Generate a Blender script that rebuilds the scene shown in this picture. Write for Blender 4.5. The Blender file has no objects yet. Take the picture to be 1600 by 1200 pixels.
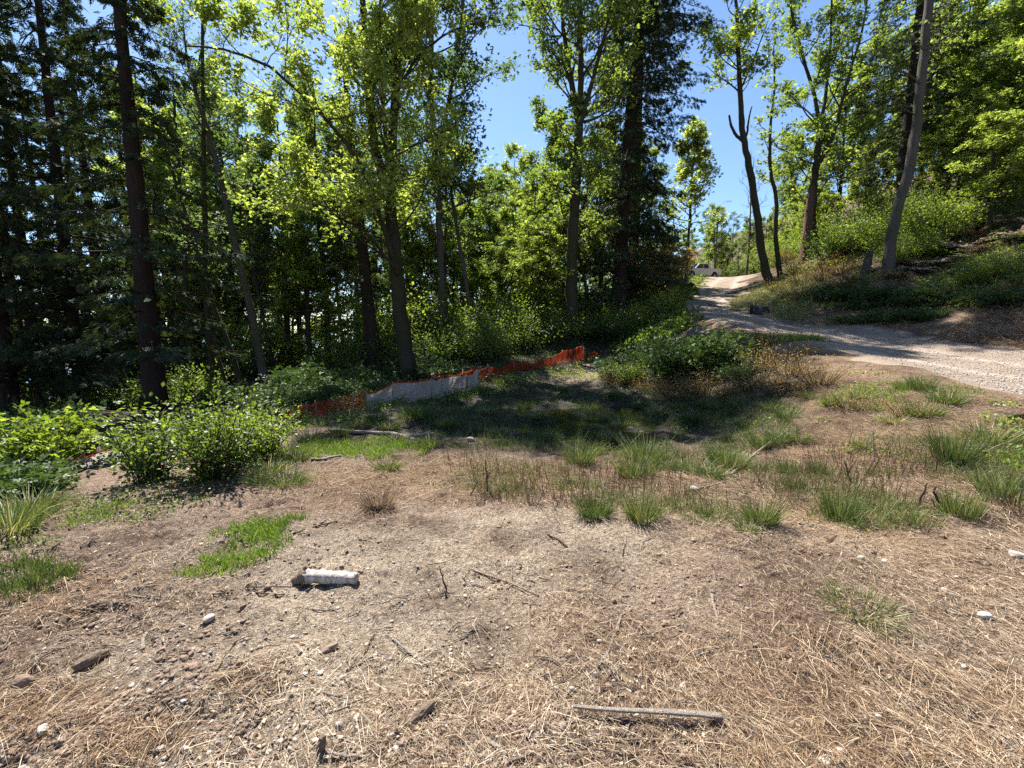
import bpy, math, random
import numpy as np
from mathutils import Vector, Matrix
S = bpy.context.scene
COL = S.collection
R = math.radians
# ------------------------------------------------------------------ camera, sky, sun, exposure
CAMZ, PITCH, F = 1.6, R(7.0), 700.0          # F in pixels of the 1600 px wide photograph
cam_d = bpy.data.cameras.new('camera'); cam = bpy.data.objects.new('camera', cam_d); COL.objects.link(cam)
cam_d.sensor_width = 36.0; cam_d.lens = F / 1600 * 36; cam_d.clip_start = 0.05; cam_d.clip_end = 5000
cam.location = (0, 0, CAMZ); cam.rotation_euler = (math.pi / 2 - PITCH, 0, 0)
S.camera = cam
SUN_EL, SUN_AZ = R(56), R(-28)               # azimuth measured from +Y towards +X
world = bpy.data.worlds.new("World"); S.world = world; world.use_nodes = True
wn = world.node_tree.nodes; bgn = wn['Background']
sky = wn.new('ShaderNodeTexSky'); sky.sky_type = 'NISHITA'; sky.sun_disc = False
sky.sun_elevation = SUN_EL; sky.sun_rotation = SUN_AZ; sky.air_density = 1.0; sky.dust_density = 0.3; sky.ozone_density = 5.5; sky.altitude = 100
world.node_tree.links.new(sky.outputs[0], bgn.inputs[0]); bgn.inputs[1].default_value = 0.070
sl = bpy.data.lights.new('sun', 'SUN'); sl.energy = 5.0; sl.angle = R(0.53); sl.color = (1.0, 0.95, 0.87)
sun = bpy.data.objects.new('sun', sl); COL.objects.link(sun)
sd = Vector((math.sin(SUN_AZ) * math.cos(SUN_EL), math.cos(SUN_AZ) * math.cos(SUN_EL), math.sin(SUN_EL)))
sun.rotation_euler = sd.to_track_quat('Z', 'Y').to_euler(); sun.location = (0, 0, 60)
S.view_settings.view_transform = 'Standard'; S.view_settings.look = 'None'; S.view_settings.gamma = 1
S.view_settings.exposure = 1.62
S.render.engine = 'CYCLES'
cy = S.cycles; cy.max_bounces = 8; cy.diffuse_bounces = 6; cy.glossy_bounces = 2; cy.transmission_bounces = 3; cy.transparent_max_bounces = 6
cy.caustics_reflective = False; cy.caustics_refractive = False; cy.use_denoising = False
try:
    cy.use_adaptive_sampling = True; cy.adaptive_threshold = 0.015
except Exception: pass

cp_, sp_ = math.cos(PITCH), math.sin(PITCH)
def ray(px, py):
    u = (np.asarray(px, float) - 800) / F; v = (600 - np.asarray(py, float)) / F
    return u / (cp_ + v * sp_), (v * cp_ - sp_) / (cp_ + v * sp_)      # X per Y, Z per Y
def P(px, py, Y):
    a, b = ray(px, py); return (float(a * Y), float(Y), float(CAMZ + b * Y))
def PR(X, Y, Z):
    yc = Y * cp_ - (Z - CAMZ) * sp_; zc = Y * sp_ + (Z - CAMZ) * cp_
    return 800 + F * X / yc, 600 - F * zc / yc

# ------------------------------------------------------------------ noise
def _h(i, j, s):
    n = (i.astype(np.int64) * 374761393 + j.astype(np.int64) * 668265263 + s * 982451653) & 0xffffffff
    n = ((n ^ (n >> 13)) * 1274126177) & 0xffffffff
    return ((n ^ (n >> 16)) & 0xffff) / 65535.0
def vn(x, y, s=0):
    i = np.floor(x); j = np.floor(y); fx = x - i; fy = y - j
    fx = fx * fx * (3 - 2 * fx); fy = fy * fy * (3 - 2 * fy)
    a = _h(i, j, s); b = _h(i + 1, j, s); c = _h(i, j + 1, s); d = _h(i + 1, j + 1, s)
    return (a + (b - a) * fx) * (1 - fy) + (c + (d - c) * fx) * fy - 0.5
def fbm(x, y, o, s=0, g=0.5):
    r = 0; a = 1
    for k in range(o): r = r + a * vn(x * 2 ** k + k * 17.3, y * 2 ** k - k * 9.1, s + k); a *= g
    return r

# ------------------------------------------------------------------ terrain
CP = [(0,1,0),(-3,1,0),(3,1,0),(0,3,0),(-2,3,0),(2,3,0),(3.6,3,.05),(-6,1,-.1),(0,4.6,0),(-2,4.6,.02),(2,4.6,.02),(0,-3,0),(-6,-5,-.4),(6,-5,.2),(0,-30,0),(40,-30,6),(-40,-30,-8),
      (14,-1,.9),(12,3,.9),(-14,3,-2.2),(-30,20,-8),(-60,60,-26),(-60,10,-22),(-200,120,-42),(-200,-50,-42),(-120,300,-42),(-20,60,-5),(0,60,2),(0,100,4),(-60,150,-22),(0,250,6),(10,30,3.2),
      (24,30,9),(32,20,8.5),(20,8,3.5),(45,45,16),(90,60,34),(42,55,13.5),(60,120,26),(20,100,9),(200,200,60),(30,200,16),(-350,300,-44),(300,0,70),(300,400,90),(100,-60,20),(-400,-300,-44),(0,400,10)]
CPX = [(930,640,10.6),(800,640,10.2),(1050,640,10.0),(930,612,12.8),(1000,660,9),(840,665,8.6),(930,690,7.0),(930,715,5.7),(760,700,6.0),(700,650,8.6),(1100,690,6.4),
       (200,765,4.25),(0,830,3.3),(90,738,5.3),(330,745,4.7),(435,662,8.3),(570,637,9.8),(690,612,11.8),(745,600,13.0),(800,588,15),(850,578,17),(900,570,18.5),(935,562,20),
       (300,655,11),(235,648,12),(100,655,13),(0,650,14),(-200,680,13),(500,602,16),(640,600,16),(700,540,22),(850,520,26),(600,560,22),(400,590,20),(965,497,25),(893,517,22),
       (1200,600,8.6),(1150,650,8),(1100,600,11.6),(1100,560,13.6),(1050,540,16.5),(1120,520,15.2),(1300,620,6.9),(1300,580,9),(1450,640,5.9),(1500,700,4.7),(1300,700,5.6),(1600,760,4),(1200,720,5.3),
       (1600,625,6),(1600,545,11),(1400,570,9),(1400,525,14.5),(1250,533,12.5),(1250,508,17.5),(1130,498,17),(1100,490,20.5),(1075,470,26),(1085,450,33),(1110,432,50),(1190,430,50),(1150,450,33),(1125,480,24),(1180,492,19.5),(1190,470,24.5),
       (1600,500,13),(1600,430,15),(1600,400,17),(1600,360,21),(1450,450,18),(1300,460,20.5),(1450,400,22),(1390,420,19),(1250,410,31),(1198,450,28),(1300,380,33),(1040,450,31),(1000,480,27),(1093,438,60),(1060,438,60),(1150,452,72),(1210,440,72),(1110,455,86)]
pts = np.array(CP + [P(*c) for c in CPX], float)
def warp(X, Y):
    r = np.hypot(X, Y) + 1e-6; k = np.arcsinh(r / 6) * 6 / r
    return X * k, Y * k
wx, wy = warp(pts[:, 0], pts[:, 1])
K = np.hypot(wx[:, None] - wx, wy[:, None] - wy); n = len(pts)
A = np.zeros((n + 3, n + 3)); A[:n, :n] = K - 0.02 * np.eye(n) ; A[:n, n] = 1; A[:n, n + 1] = wx; A[:n, n + 2] = wy; A[n:, :n] = A[:n, n:].T
W = np.linalg.solve(A, np.concatenate([pts[:, 2], [0, 0, 0]]))
def axis(lo_f, hi_f, s0, p, far):
    r = []
    x = hi_f; r += list(np.arange(lo_f, hi_f, s0))
    c = (lo_f + hi_f) / 2; hw = (hi_f - lo_f) / 2
    up = [];
    while x < far[1]: up.append(x); x += min(s0 * ((x - c) / hw) ** p, 14)
    dn = []; x = lo_f - s0
    while x > far[0]: dn.append(x); x -= min(s0 * ((c - x) / hw) ** (p + .4), 18)
    return np.array(dn[::-1] + r + up)
GX = axis(-3.4, 3.4, .0165, 1.55, (-420, 420))
GY = axis(1.0, 3.6, .0165, 1.13, (-300, 520))
MX, MY = np.meshgrid(GX, GY)
def base_h(X, Y):
    a, b = warp(X, Y); z = W[n] + W[n + 1] * a + W[n + 2] * b
    for k in range(n): z = z + W[k] * np.hypot(a - wx[k], b - wy[k])
    return z
NEARP = [P(*c) for c in [(1600,625,6),(1400,570,9),(1250,533,12.5),(1130,499,17),(1058,490,20),(1068,470,25.5),(1085,450,33),(1110,432,50)]]
FARP = [P(*c) for c in [(1192,430,50),(1165,450,33.5),(1130,480,24.5),(1185,493,19.5),(1250,508,17.5),(1400,525,14.5),(1600,545,11)]]
ROAD = [(30,-30),(16,-5)] + [(p[0], p[1]) for p in NEARP] + [(32,75),(40,75)] + [(p[0], p[1]) for p in FARP] + [(26,-5),(40,-30)]
def inpoly(X, Y, poly):
    c = np.zeros(np.shape(X), bool); m = len(poly)
    for i in range(m):
        x1, y1 = poly[i]; x2, y2 = poly[(i + 1) % m]
        if y1 == y2: continue
        k = ((y1 > Y) != (y2 > Y)) & (X < (x2 - x1) * (Y - y1) / (y2 - y1) + x1); c ^= k
    return c
def road_mask(X, Y):
    s = 0.08 + 0.02 * np.hypot(X, Y)
    return inpoly(X + s * 2.2 * fbm(X * 1.3, Y * 1.3, 2, 5), Y + s * 2.2 * fbm(X * 1.3 + 9, Y * 1.3, 2, 6), ROAD)
def gblob(X, Y, px, py, rx, ry, Yd=None):
    cx, cyy = (P(px, py, Yd)[:2]) if Yd else flat(px, py)
    return np.exp(-(((X - cx) / rx) ** 2 + ((Y - cyy) / ry) ** 2))
def flat(px, py, z=0.0):
    a, b = ray(px, py); Y = (z - CAMZ) / b; return float(a * Y), float(Y)
def pondm(X, Y): return np.clip(1.25 * np.exp(-(((X - 1.1) / 4.0) ** 4 + ((Y - 10.6) / 4.3) ** 4)) + .3 * fbm(X, Y, 3, 40), 0, 1)
def sandm(X, Y):
    m = gblob(X, Y, 640, 870, 1.7, .75) + gblob(X, Y, 500, 1000, 1.0, .45) + .9 * gblob(X, Y, 870, 830, 1.0, .5) + .6 * gblob(X, Y, 330, 1130, 1.0, .3) + .5 * gblob(X, Y, 1380, 860, 1.2, .5) + .5 * gblob(X, Y, 1540, 1030, .5, .3)
    return np.clip(m + .5 * fbm(X * 1.3, Y * 1.3, 4, 3) , 0, 1)
ROADM = road_mask(MX, MY)
def seg_dist(X, Y, ln):
    d = np.full(np.shape(X), 1e9)
    for (x1, y1), (x2, y2) in zip(ln[:-1], ln[1:]):
        t = np.clip(((X - x1) * (x2 - x1) + (Y - y1) * (y2 - y1)) / ((x2 - x1) ** 2 + (y2 - y1) ** 2), 0, 1)
        d = np.minimum(d, np.hypot(X - x1 - t * (x2 - x1), Y - y1 - t * (y2 - y1)))
    return d
RD = np.where(inpoly(MX, MY, ROAD), 0, seg_dist(MX, MY, ROAD))
OFFR = np.clip(RD / 2.2, 0, 1); OFFR = OFFR * OFFR * (3 - 2 * OFFR)
Z = base_h(MX, MY)
rr = np.hypot(MX, MY)
amp = np.clip(1 - rr / 60, 0, 1)
Z += (.12 + .88 * OFFR) * (.16 * fbm(MX * .55, MY * .55, 3, 11) * np.clip((rr - 3) / 6, .25, 1.4))
hill = np.clip((MX - 6) / 6, 0, 1) * np.clip((Z - 1.2) / 2, 0, 1)
Z += OFFR * hill * .5 * fbm(MX * .4, MY * .4, 3, 15)
near = np.clip(1.4 - rr / 9, 0, 1)
clod = np.clip(fbm(MX * 1.5, MY * 1.5, 3, 70) + .25, 0.1, 1)
m1 = fbm(MX * 3.1, MY * 3.1, 3, 21); m2 = np.abs(fbm(MX * 9, MY * 9, 3, 31, .6)); m3 = fbm(MX * 26, MY * 26, 2, 51); rug = np.clip(.8 - .35 * MX, .7, 1.7)
sm = sandm(MX, MY)
Z += near * (.055 * m1 + .085 * rug * clod * (m2 - .2) * (1.15 - .6 * sm) + .020 * m3 * (1.1 - .45 * sm))
Z += .015 * fbm(MX * 3, MY * 3, 2, 61) * amp
Z -= .24 * pondm(MX, MY) * (.4 + fbm(MX * 1.8, MY * 1.8, 3, 41))
def H(X, Y):
    X = np.asarray(X, float); Y = np.asarray(Y, float)
    i = np.clip(np.searchsorted(GX, X) - 1, 0, len(GX) - 2); j = np.clip(np.searchsorted(GY, Y) - 1, 0, len(GY) - 2)
    fx = np.clip((X - GX[i]) / (GX[i + 1] - GX[i]), 0, 1); fy = np.clip((Y - GY[j]) / (GY[j + 1] - GY[j]), 0, 1)
    return (Z[j, i] * (1 - fx) + Z[j, i + 1] * fx) * (1 - fy) + (Z[j + 1, i] * (1 - fx) + Z[j + 1, i + 1] * fx) * fy
# depth map of the terrain as the camera sees it, to find the ground point under a pixel
gpx = np.arange(-400, 2001, 8.0); gpy = np.arange(380, 1240, 4.0)
GPX, GPY = np.meshgrid(gpx, gpy); ra, rb = ray(GPX, GPY)
DM = np.full(GPX.shape, np.nan); prev = 0.6
for Yk in np.geomspace(.6, 130, 420):
    hz = H(ra * Yk, np.full_like(ra, Yk)); hit = np.isnan(DM) & (CAMZ + rb * Yk <= hz)
    DM[hit] = Yk
def G(px, py):
    """world ground points under pixels (vectorised); nan where there is only sky"""
    px = np.atleast_1d(np.asarray(px, float)); py = np.atleast_1d(np.asarray(py, float))
    i = np.clip((px - gpx[0]) / 8, 0, len(gpx) - 2); j = np.clip((py - gpy[0]) / 4, 0, len(gpy) - 2)
    i0 = i.astype(int); j0 = j.astype(int); fx = i - i0; fy = j - j0
    D = 1 / ((1 / DM[j0, i0] * (1 - fx) + 1 / DM[j0, i0 + 1] * fx) * (1 - fy) + (1 / DM[j0 + 1, i0] * (1 - fx) + 1 / DM[j0 + 1, i0 + 1] * fx) * fy)
    a, _ = ray(px, py); X = a * D
    return np.stack([X, D, H(np.nan_to_num(X), np.nan_to_num(D))], 1)
def G1(px, py): return G(px, py)[0]

# ------------------------------------------------------------------ mesh helpers
def mk(name, V, polys, mat, tint=None, smooth=False, parent=None, extra=None):
    V = np.asarray(V, np.float32); me = bpy.data.meshes.new(name)
    polys = [np.asarray(p, np.int32) for p in polys if len(p)]
    nl = sum(p.size for p in polys); npn = sum(len(p) for p in polys)
    me.vertices.add(len(V)); me.vertices.foreach_set('co', V.ravel())
    me.loops.add(nl); me.polygons.add(npn)
    me.loops.foreach_set('vertex_index', np.concatenate([p.ravel() for p in polys]))
    ls = []; o = 0
    for p in polys: ls.append(o + np.arange(len(p)) * p.shape[1]); o += p.size
    me.polygons.foreach_set('loop_start', np.concatenate(ls).astype(np.int32))
    me.update(calc_edges=True)
    if smooth: me.polygons.foreach_set('use_smooth', np.ones(npn, bool))
    if tint is not None:
        at = me.attributes.new('tint', 'FLOAT', 'POINT'); at.data.foreach_set('value', np.asarray(tint, np.float32).ravel())
    for k, v in (extra or {}).items():
        at = me.attributes.new(k, 'FLOAT', 'POINT'); at.data.foreach_set('value', np.asarray(v, np.float32).ravel())
    me.materials.append(mat)
    ob = bpy.data.objects.new(name, me); COL.objects.link(ob)
    if parent: ob.parent = parent
    return ob
def tag(o, label=None, cat=None, group=None, kind=None):
    if label: o['label'] = label
    if cat: o['category'] = cat
    if group: o['group'] = group
    if kind: o['kind'] = kind
    return o
def empty(name, loc, label, cat, group=None):
    o = bpy.data.objects.new(name, None); COL.objects.link(o); o.location = loc; o.empty_display_size = .2
    return tag(o, label, cat, group)
def copy_thing(root, loc, rz=0.0, sc=1.0, label=None, group=None):
    c = root.copy(); COL.objects.link(c); c.location = loc
    c.rotation_euler = (0, 0, rz); c.scale = (sc, sc, sc) if not hasattr(sc, '__len__') else sc
    if label: c['label'] = label
    if group: c['group'] = group
    for ch in root.children:
        d = ch.copy(); COL.objects.link(d); d.parent = c
    return c
def unit(v): return v / (np.linalg.norm(v, axis=-1, keepdims=True) + 1e-9)
def blades(rng, base, d, L, w, bend, segs=3, tint=None):
    N = len(base); d = unit(d); side = unit(np.cross(d, rng.normal(size=(N, 3))))
    t = np.linspace(0, 1, segs + 1)
    c = base[:, None, :] + d[:, None, :] * (L[:, None] * t)[:, :, None]
    c[:, :, 2] -= (bend * L)[:, None] * t ** 2
    wt = (w[:, None] * (1.02 - t ** 1.6) * .5)[:, :, None] * side[:, None, :]
    V = np.stack([c - wt, c + wt], 2).reshape(-1, 3)
    k = np.arange(N)[:, None] * (segs + 1) * 2 + np.arange(segs) * 2
    Q = np.stack([k, k + 1, k + 3, k + 2], 2).reshape(-1, 4)
    if tint is None: tint = rng.random(N)
    return V, Q, np.repeat(tint, (segs + 1) * 2)
def _kite(a, l, w, ox=0, oy=0, dz=.06):
    c, s = math.cos(a), math.sin(a)
    f = lambda x, y, z: (ox + x * c - y * s, oy + x * s + y * c, z)
    return [f(0, 0, 0), f(.5 * l, w, dz * 1.2), f(l, 0, -dz * .6), f(.5 * l, -w, dz * 1.2)]
def _tpl(ks):
    V = []; T = []
    for k in ks:
        b = len(V); V += k; T += [(b, b + 1, b + 2), (b, b + 2, b + 3)]
    return np.array(V), np.array(T)
TPL = {'kite': _tpl([_kite(0, 1, .32)]),
       'lobed': _tpl([_kite(0, 1, .25), _kite(.95, .8, .22), _kite(-.95, .8, .22)]),
       'frond': _tpl([_kite(0, 1, .06)] + [_kite(s * .75, .5 - .12 * i, .07, .12 + .24 * i, 0, -.02) for i in range(3) for s in (1, -1)]),
       'triple': _tpl([_kite(0, 1, .3, .1), _kite(1.3, .8, .28), _kite(-1.3, .8, .28)])}
def leaves(rng, c, size, axis_, nrm, tpl='kite', tint=None):
    TV, TT = TPL[tpl]; N = len(c)
    a = unit(axis_); b = unit(np.cross(nrm, a)); nn = np.cross(a, b)
    L = TV[None] * size[:, None, None]
    V = c[:, None] + L[:, :, :1] * a[:, None] + L[:, :, 1:2] * b[:, None] + L[:, :, 2:] * nn[:, None]
    T = (np.arange(N)[:, None, None] * len(TV) + TT[None]).reshape(-1, 3)
    if tint is None: tint = rng.random(N)
    return V.reshape(-1, 3), T, np.repeat(tint, len(TV))
class MB:
    def __init__(s): s.V = []; s.T = []; s.Q = []; s.A = []; s.n = 0
    def add(s, V, F, t=None):
        V = np.asarray(V, float); F = np.asarray(F)
        (s.T if F.shape[1] == 3 else s.Q).append(F + s.n); s.V.append(V); s.n += len(V)
        s.A.append(np.zeros(len(V)) if t is None else np.asarray(t, float)); return s
    def tube(s, pts, rad, sides=6, t=0.0, cap=True, jit=0.0, rng=None):
        pts = np.asarray(pts, float); m = len(pts); rad = np.broadcast_to(np.asarray(rad, float), (m,))
        tg = np.gradient(pts, axis=0) if m > 1 else np.array([[0, 0, 1.]]); tg = unit(tg)
        ref = np.array([1., 0, 0]) if abs(tg[0][2]) > .8 else np.array([0, 0, 1.])
        u = unit(np.cross(tg, ref)); v = np.cross(tg, u)
        an = np.arange(sides) / sides * 2 * math.pi
        rr_ = rad[:, None] * (1 + (rng.normal(size=(1, sides)) * jit * 1.4 if rng is not None else 0) + (rng.normal(size=(m, sides)) * jit if rng is not None else 0))
        V = pts[:, None] + rr_[:, :, None] * (np.cos(an)[None, :, None] * u[:, None] + np.sin(an)[None, :, None] * v[:, None])
        V = V.reshape(-1, 3)
        i = np.arange(m - 1)[:, None] * sides; j = np.arange(sides)[None]; j2 = (j + 1) % sides
        Q = np.stack([i + j, i + j2, i + sides + j2, i + sides + j], 2).reshape(-1, 4)
        b0 = s.n; s.add(V, Q, np.full(len(V), t))
        if cap:
            for e, rev in ((0, True), (m - 1, False)):
                cidx = s.n; s.V.append(pts[e][None]); s.A.append(np.array([t])); s.n += 1
                a_ = b0 + e * sides + np.arange(sides); c_ = b0 + e * sides + (np.arange(sides) + 1) % sides
                s.T.append(np.stack([np.full(sides, cidx), c_ if rev else a_, a_ if rev else c_], 1))
        return s
    def box(s, c, h, rot=None, t=0.0):
        B = np.array([(x, y, z) for x in (-1, 1) for y in (-1, 1) for z in (-1, 1)], float) * np.array(h)
        if rot is not None: B = B @ np.array(rot).T
        return s.add(B + np.array(c), np.array([(0,1,3,2),(4,6,7,5),(0,4,5,1),(2,3,7,6),(0,2,6,4),(1,5,7,3)]), np.full(8, t))
    def build(s, name, mat, parent=None, smooth=False):
        polys = []
        if s.T: polys.append(np.concatenate(s.T))
        if s.Q: polys.append(np.concatenate(s.Q))
        return mk(name, np.concatenate(s.V), polys, mat, np.concatenate(s.A), smooth, parent)

# ------------------------------------------------------------------ materials
def newmat(name):
    m = bpy.data.materials.new(name); m.use_nodes = True; nt = m.node_tree; nt.nodes.clear()
    return m, nt, nt.nodes, nt.links
def ramp(N, stops):
    r = N.new('ShaderNodeValToRGB'); e = r.color_ramp.elements
    while len(e) < len(stops): e.new(.5)
    for k, (p, c) in enumerate(stops): e[k].position = p; e[k].color = (*c, 1)
    return r
def attr(N, name):
    a = N.new('ShaderNodeAttribute'); a.attribute_name = name; return a.outputs['Fac']
def noise(N, L, scale, detail=4, rough=.55, vec=None, dist=0):
    x = N.new('ShaderNodeTexNoise'); x.inputs['Scale'].default_value = scale; x.inputs['Detail'].default_value = detail; x.inputs['Roughness'].default_value = rough; x.inputs['Distortion'].default_value = dist
    if vec is not None: L.new(vec, x.inputs['Vector'])
    return x.outputs['Fac']
def obj_co(N): return N.new('ShaderNodeTexCoord').outputs['Object']
def mixc(N, L, f, a, b, mode='MIX'):
    m = N.new('ShaderNodeMix'); m.data_type = 'RGBA'; m.blend_type = mode
    for s_, v in ((m.inputs[0], f), (m.inputs[6], a), (m.inputs[7], b)):
        if hasattr(v, 'is_linked'): L.new(v, s_)
        elif isinstance(v, (int, float)): s_.default_value = v
        else: s_.default_value = (*v, 1)
    return m.outputs[2]
def mth(N, L, op, a, b=0, c=None, clamp=False):
    m = N.new('ShaderNodeMath'); m.operation = op; m.use_clamp = clamp
    for i, v in enumerate([a, b] + ([c] if c is not None else [])):
        if hasattr(v, 'is_linked'): L.new(v, m.inputs[i])
        else: m.inputs[i].default_value = v
    return m.outputs[0]
def finish(m, N, L, col, rough=.85, bump=None, bs=.5, bd=.01, spec=.3):
    b = N.new('ShaderNodeBsdfPrincipled'); o = N.new('ShaderNodeOutputMaterial')
    if hasattr(col, 'is_linked'): L.new(col, b.inputs['Base Color'])
    else: b.inputs['Base Color'].default_value = (*col, 1)
    if hasattr(rough, 'is_linked'): L.new(rough, b.inputs['Roughness'])
    else: b.inputs['Roughness'].default_value = rough
    b.inputs['Specular IOR Level'].default_value = spec
    if bump is not None:
        bn = N.new('ShaderNodeBump'); bn.inputs['Strength'].default_value = bs; bn.inputs['Distance'].default_value = bd
        L.new(bump, bn.inputs['Height']); L.new(bn.outputs[0], b.inputs['Normal'])
    L.new(b.outputs[0], o.inputs[0]); return m
def leafmat(name, stops, trans=.5, gloss=.12, tcol=(1.25, 1.35, .55)):
    m, nt, N, L = newmat(name); t = attr(N, 'tint')
    oi = N.new('ShaderNodeObjectInfo').outputs['Random']
    f = mth(N, L, 'ADD', t, mth(N, L, 'MULTIPLY', mth(N, L, 'SUBTRACT', oi, .5), .4))
    c = ramp(N, stops); L.new(f, c.inputs[0]); c = c.outputs[0]
    d = N.new('ShaderNodeBsdfDiffuse'); L.new(c, d.inputs[0])
    tr = N.new('ShaderNodeBsdfTranslucent'); L.new(mixc(N, L, 1.0, c, tcol, 'MULTIPLY'), tr.inputs[0])
    mx = N.new('ShaderNodeMixShader'); mx.inputs[0].default_value = trans; L.new(d.outputs[0], mx.inputs[1]); L.new(tr.outputs[0], mx.inputs[2])
    g = N.new('ShaderNodeBsdfGlossy'); g.inputs['Roughness'].default_value = .5; g.inputs[0].default_value = (.9, .95, .9, 1)
    m2 = N.new('ShaderNodeMixShader'); m2.inputs[0].default_value = gloss * .22; L.new(mx.outputs[0], m2.inputs[1]); L.new(g.outputs[0], m2.inputs[2])
    o = N.new('ShaderNodeOutputMaterial'); L.new(m2.outputs[0], o.inputs[0]); return m
MAPLE = leafmat('maple_leaf', [(0, (.075, .105, .024)), (.4, (.15, .195, .04)), (.75, (.29, .33, .085)), (1, (.45, .46, .19))], .55, .12, (1.55, 1.65, .85))
ALDER = leafmat('alder_leaf', [(0, (.045, .075, .025)), (.6, (.095, .135, .045)), (1, (.20, .24, .09))], .5, .14, (1.55, 1.7, .9))
CEDAR = leafmat('cedar_spray', [(0, (.020, .032, .015)), (.6, (.042, .062, .024)), (1, (.11, .125, .045))], .22, .07, (1.2, 1.3, .6))
SHRUB = leafmat('shrub_leaf', [(0, (.05, .08, .02)), (.5, (.11, .155, .03)), (.85, (.21, .26, .055)), (1, (.32, .34, .10))], .45, .14, (1.7, 1.8, .6))
BRAMB = leafmat('bramble_leaf', [(0, (.035, .06, .02)), (.6, (.055, .085, .026)), (1, (.13, .17, .055))], .35, .10, (1.3, 1.5, .6))
RUSTY = leafmat('rusty_leaf', [(0, (.14, .11, .035)), (.5, (.27, .21, .07)), (1, (.40, .34, .14))], .4, .08, (1.4, 1.1, .6))
GRASS = leafmat('grass_blade', [(0, (.08, .12, .025)), (.6, (.14, .20, .04)), (1, (.32, .33, .12))], .4, .1, (1.3, 1.5, .5))
RUSH = leafmat('rush_blade', [(0, (.05, .08, .025)), (.5, (.10, .14, .038)), (.78, (.17, .19, .06)), (.9, (.33, .28, .14)), (1, (.46, .38, .22))], .25, .1, (1.2, 1.3, .6))
DRY = leafmat('dry_straw', [(0, (.085, .055, .038)), (.3, (.20, .135, .09)), (.6, (.36, .27, .18)), (.85, (.50, .40, .285)), (1, (.60, .51, .39))], .2, .06, (1.1, 1, .8))
REDDRY = leafmat('rust_straw', [(0, (.11, .06, .038)), (.45, (.28, .18, .105)), (1, (.52, .42, .29))], .2, .06, (1.1, 1, .8))
def barkmat(name, c0, c1, moss=None, scale=1.0, mossamt=.5):
    m, nt, N, L = newmat(name); co = obj_co(N)
    mp = N.new('ShaderNodeMapping'); mp.inputs['Scale'].default_value = (9 * scale, 9 * scale, 1.6 * scale); L.new(co, mp.inputs[0])
    a = noise(N, L, 1.6, 8, .7, mp.outputs[0], .6); c = mixc(N, L, a, c0, c1)
    if moss:
        k = noise(N, L, 1.4, 5, .6, co); kr = ramp(N, [(.5 - .2 * mossamt, (0, 0, 0)), (.62 - .1 * mossamt, (1, 1, 1))]); L.new(k, kr.inputs[0]); c = mixc(N, L, kr.outputs[0], c, moss)
    return finish(m, N, L, c, .92, a, 1.0, .06, .12)
BARK = barkmat('maple_bark', (.028, .021, .016), (.085, .068, .054), (.045, .045, .02))
DBARK = barkmat('cedar_bark', (.018, .012, .010), (.058, .042, .034))
SNAGB = barkmat('rotten_bark', (.045, .026, .018), (.20, .125, .085), None, 2)
GBARK = barkmat('grey_bark', (.045, .038, .032), (.14, .125, .105), (.07, .07, .045), 1, .3)
DEADW = barkmat('dead_wood', (.16, .11, .075), (.42, .33, .25), None, 3)
PALEW = barkmat('weathered_wood', (.30, .24, .18), (.58, .51, .43), None, 4)
STALK = barkmat('dead_stalk', (.06, .035, .025), (.20, .13, .09), None, 6)
def simple(name, c, rough=.6, spec=.4, var=.0, scale=5, metal=0):
    m, nt, N, L = newmat(name); k = noise(N, L, scale, 5, .6, obj_co(N))
    col = mixc(N, L, k, tuple(v * (1 - var) for v in c), tuple(min(1, v * (1 + var)) for v in c)) if var else c
    finish(m, N, L, col, rough, k if var else None, .3, .005, spec)
    for nd in N:
        if nd.type == 'BSDF_PRINCIPLED': nd.inputs['Metallic'].default_value = metal
    return m
def stonemat():
    m, nt, N, L = newmat('stone'); co = obj_co(N); t = attr(N, 'tint')
    c = ramp(N, [(0, (.10, .09, .085)), (.4, (.24, .21, .18)), (.75, (.40, .36, .31)), (1, (.62, .59, .54))]); L.new(t, c.inputs[0])
    k = noise(N, L, 35, 5, .65, co); return finish(m, N, L, mixc(N, L, .45, c.outputs[0], mixc(N, L, k, (.12, .1, .08), (.5, .45, .4))), .85, k, .6, .006, .25)
STONE = stonemat()
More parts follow.
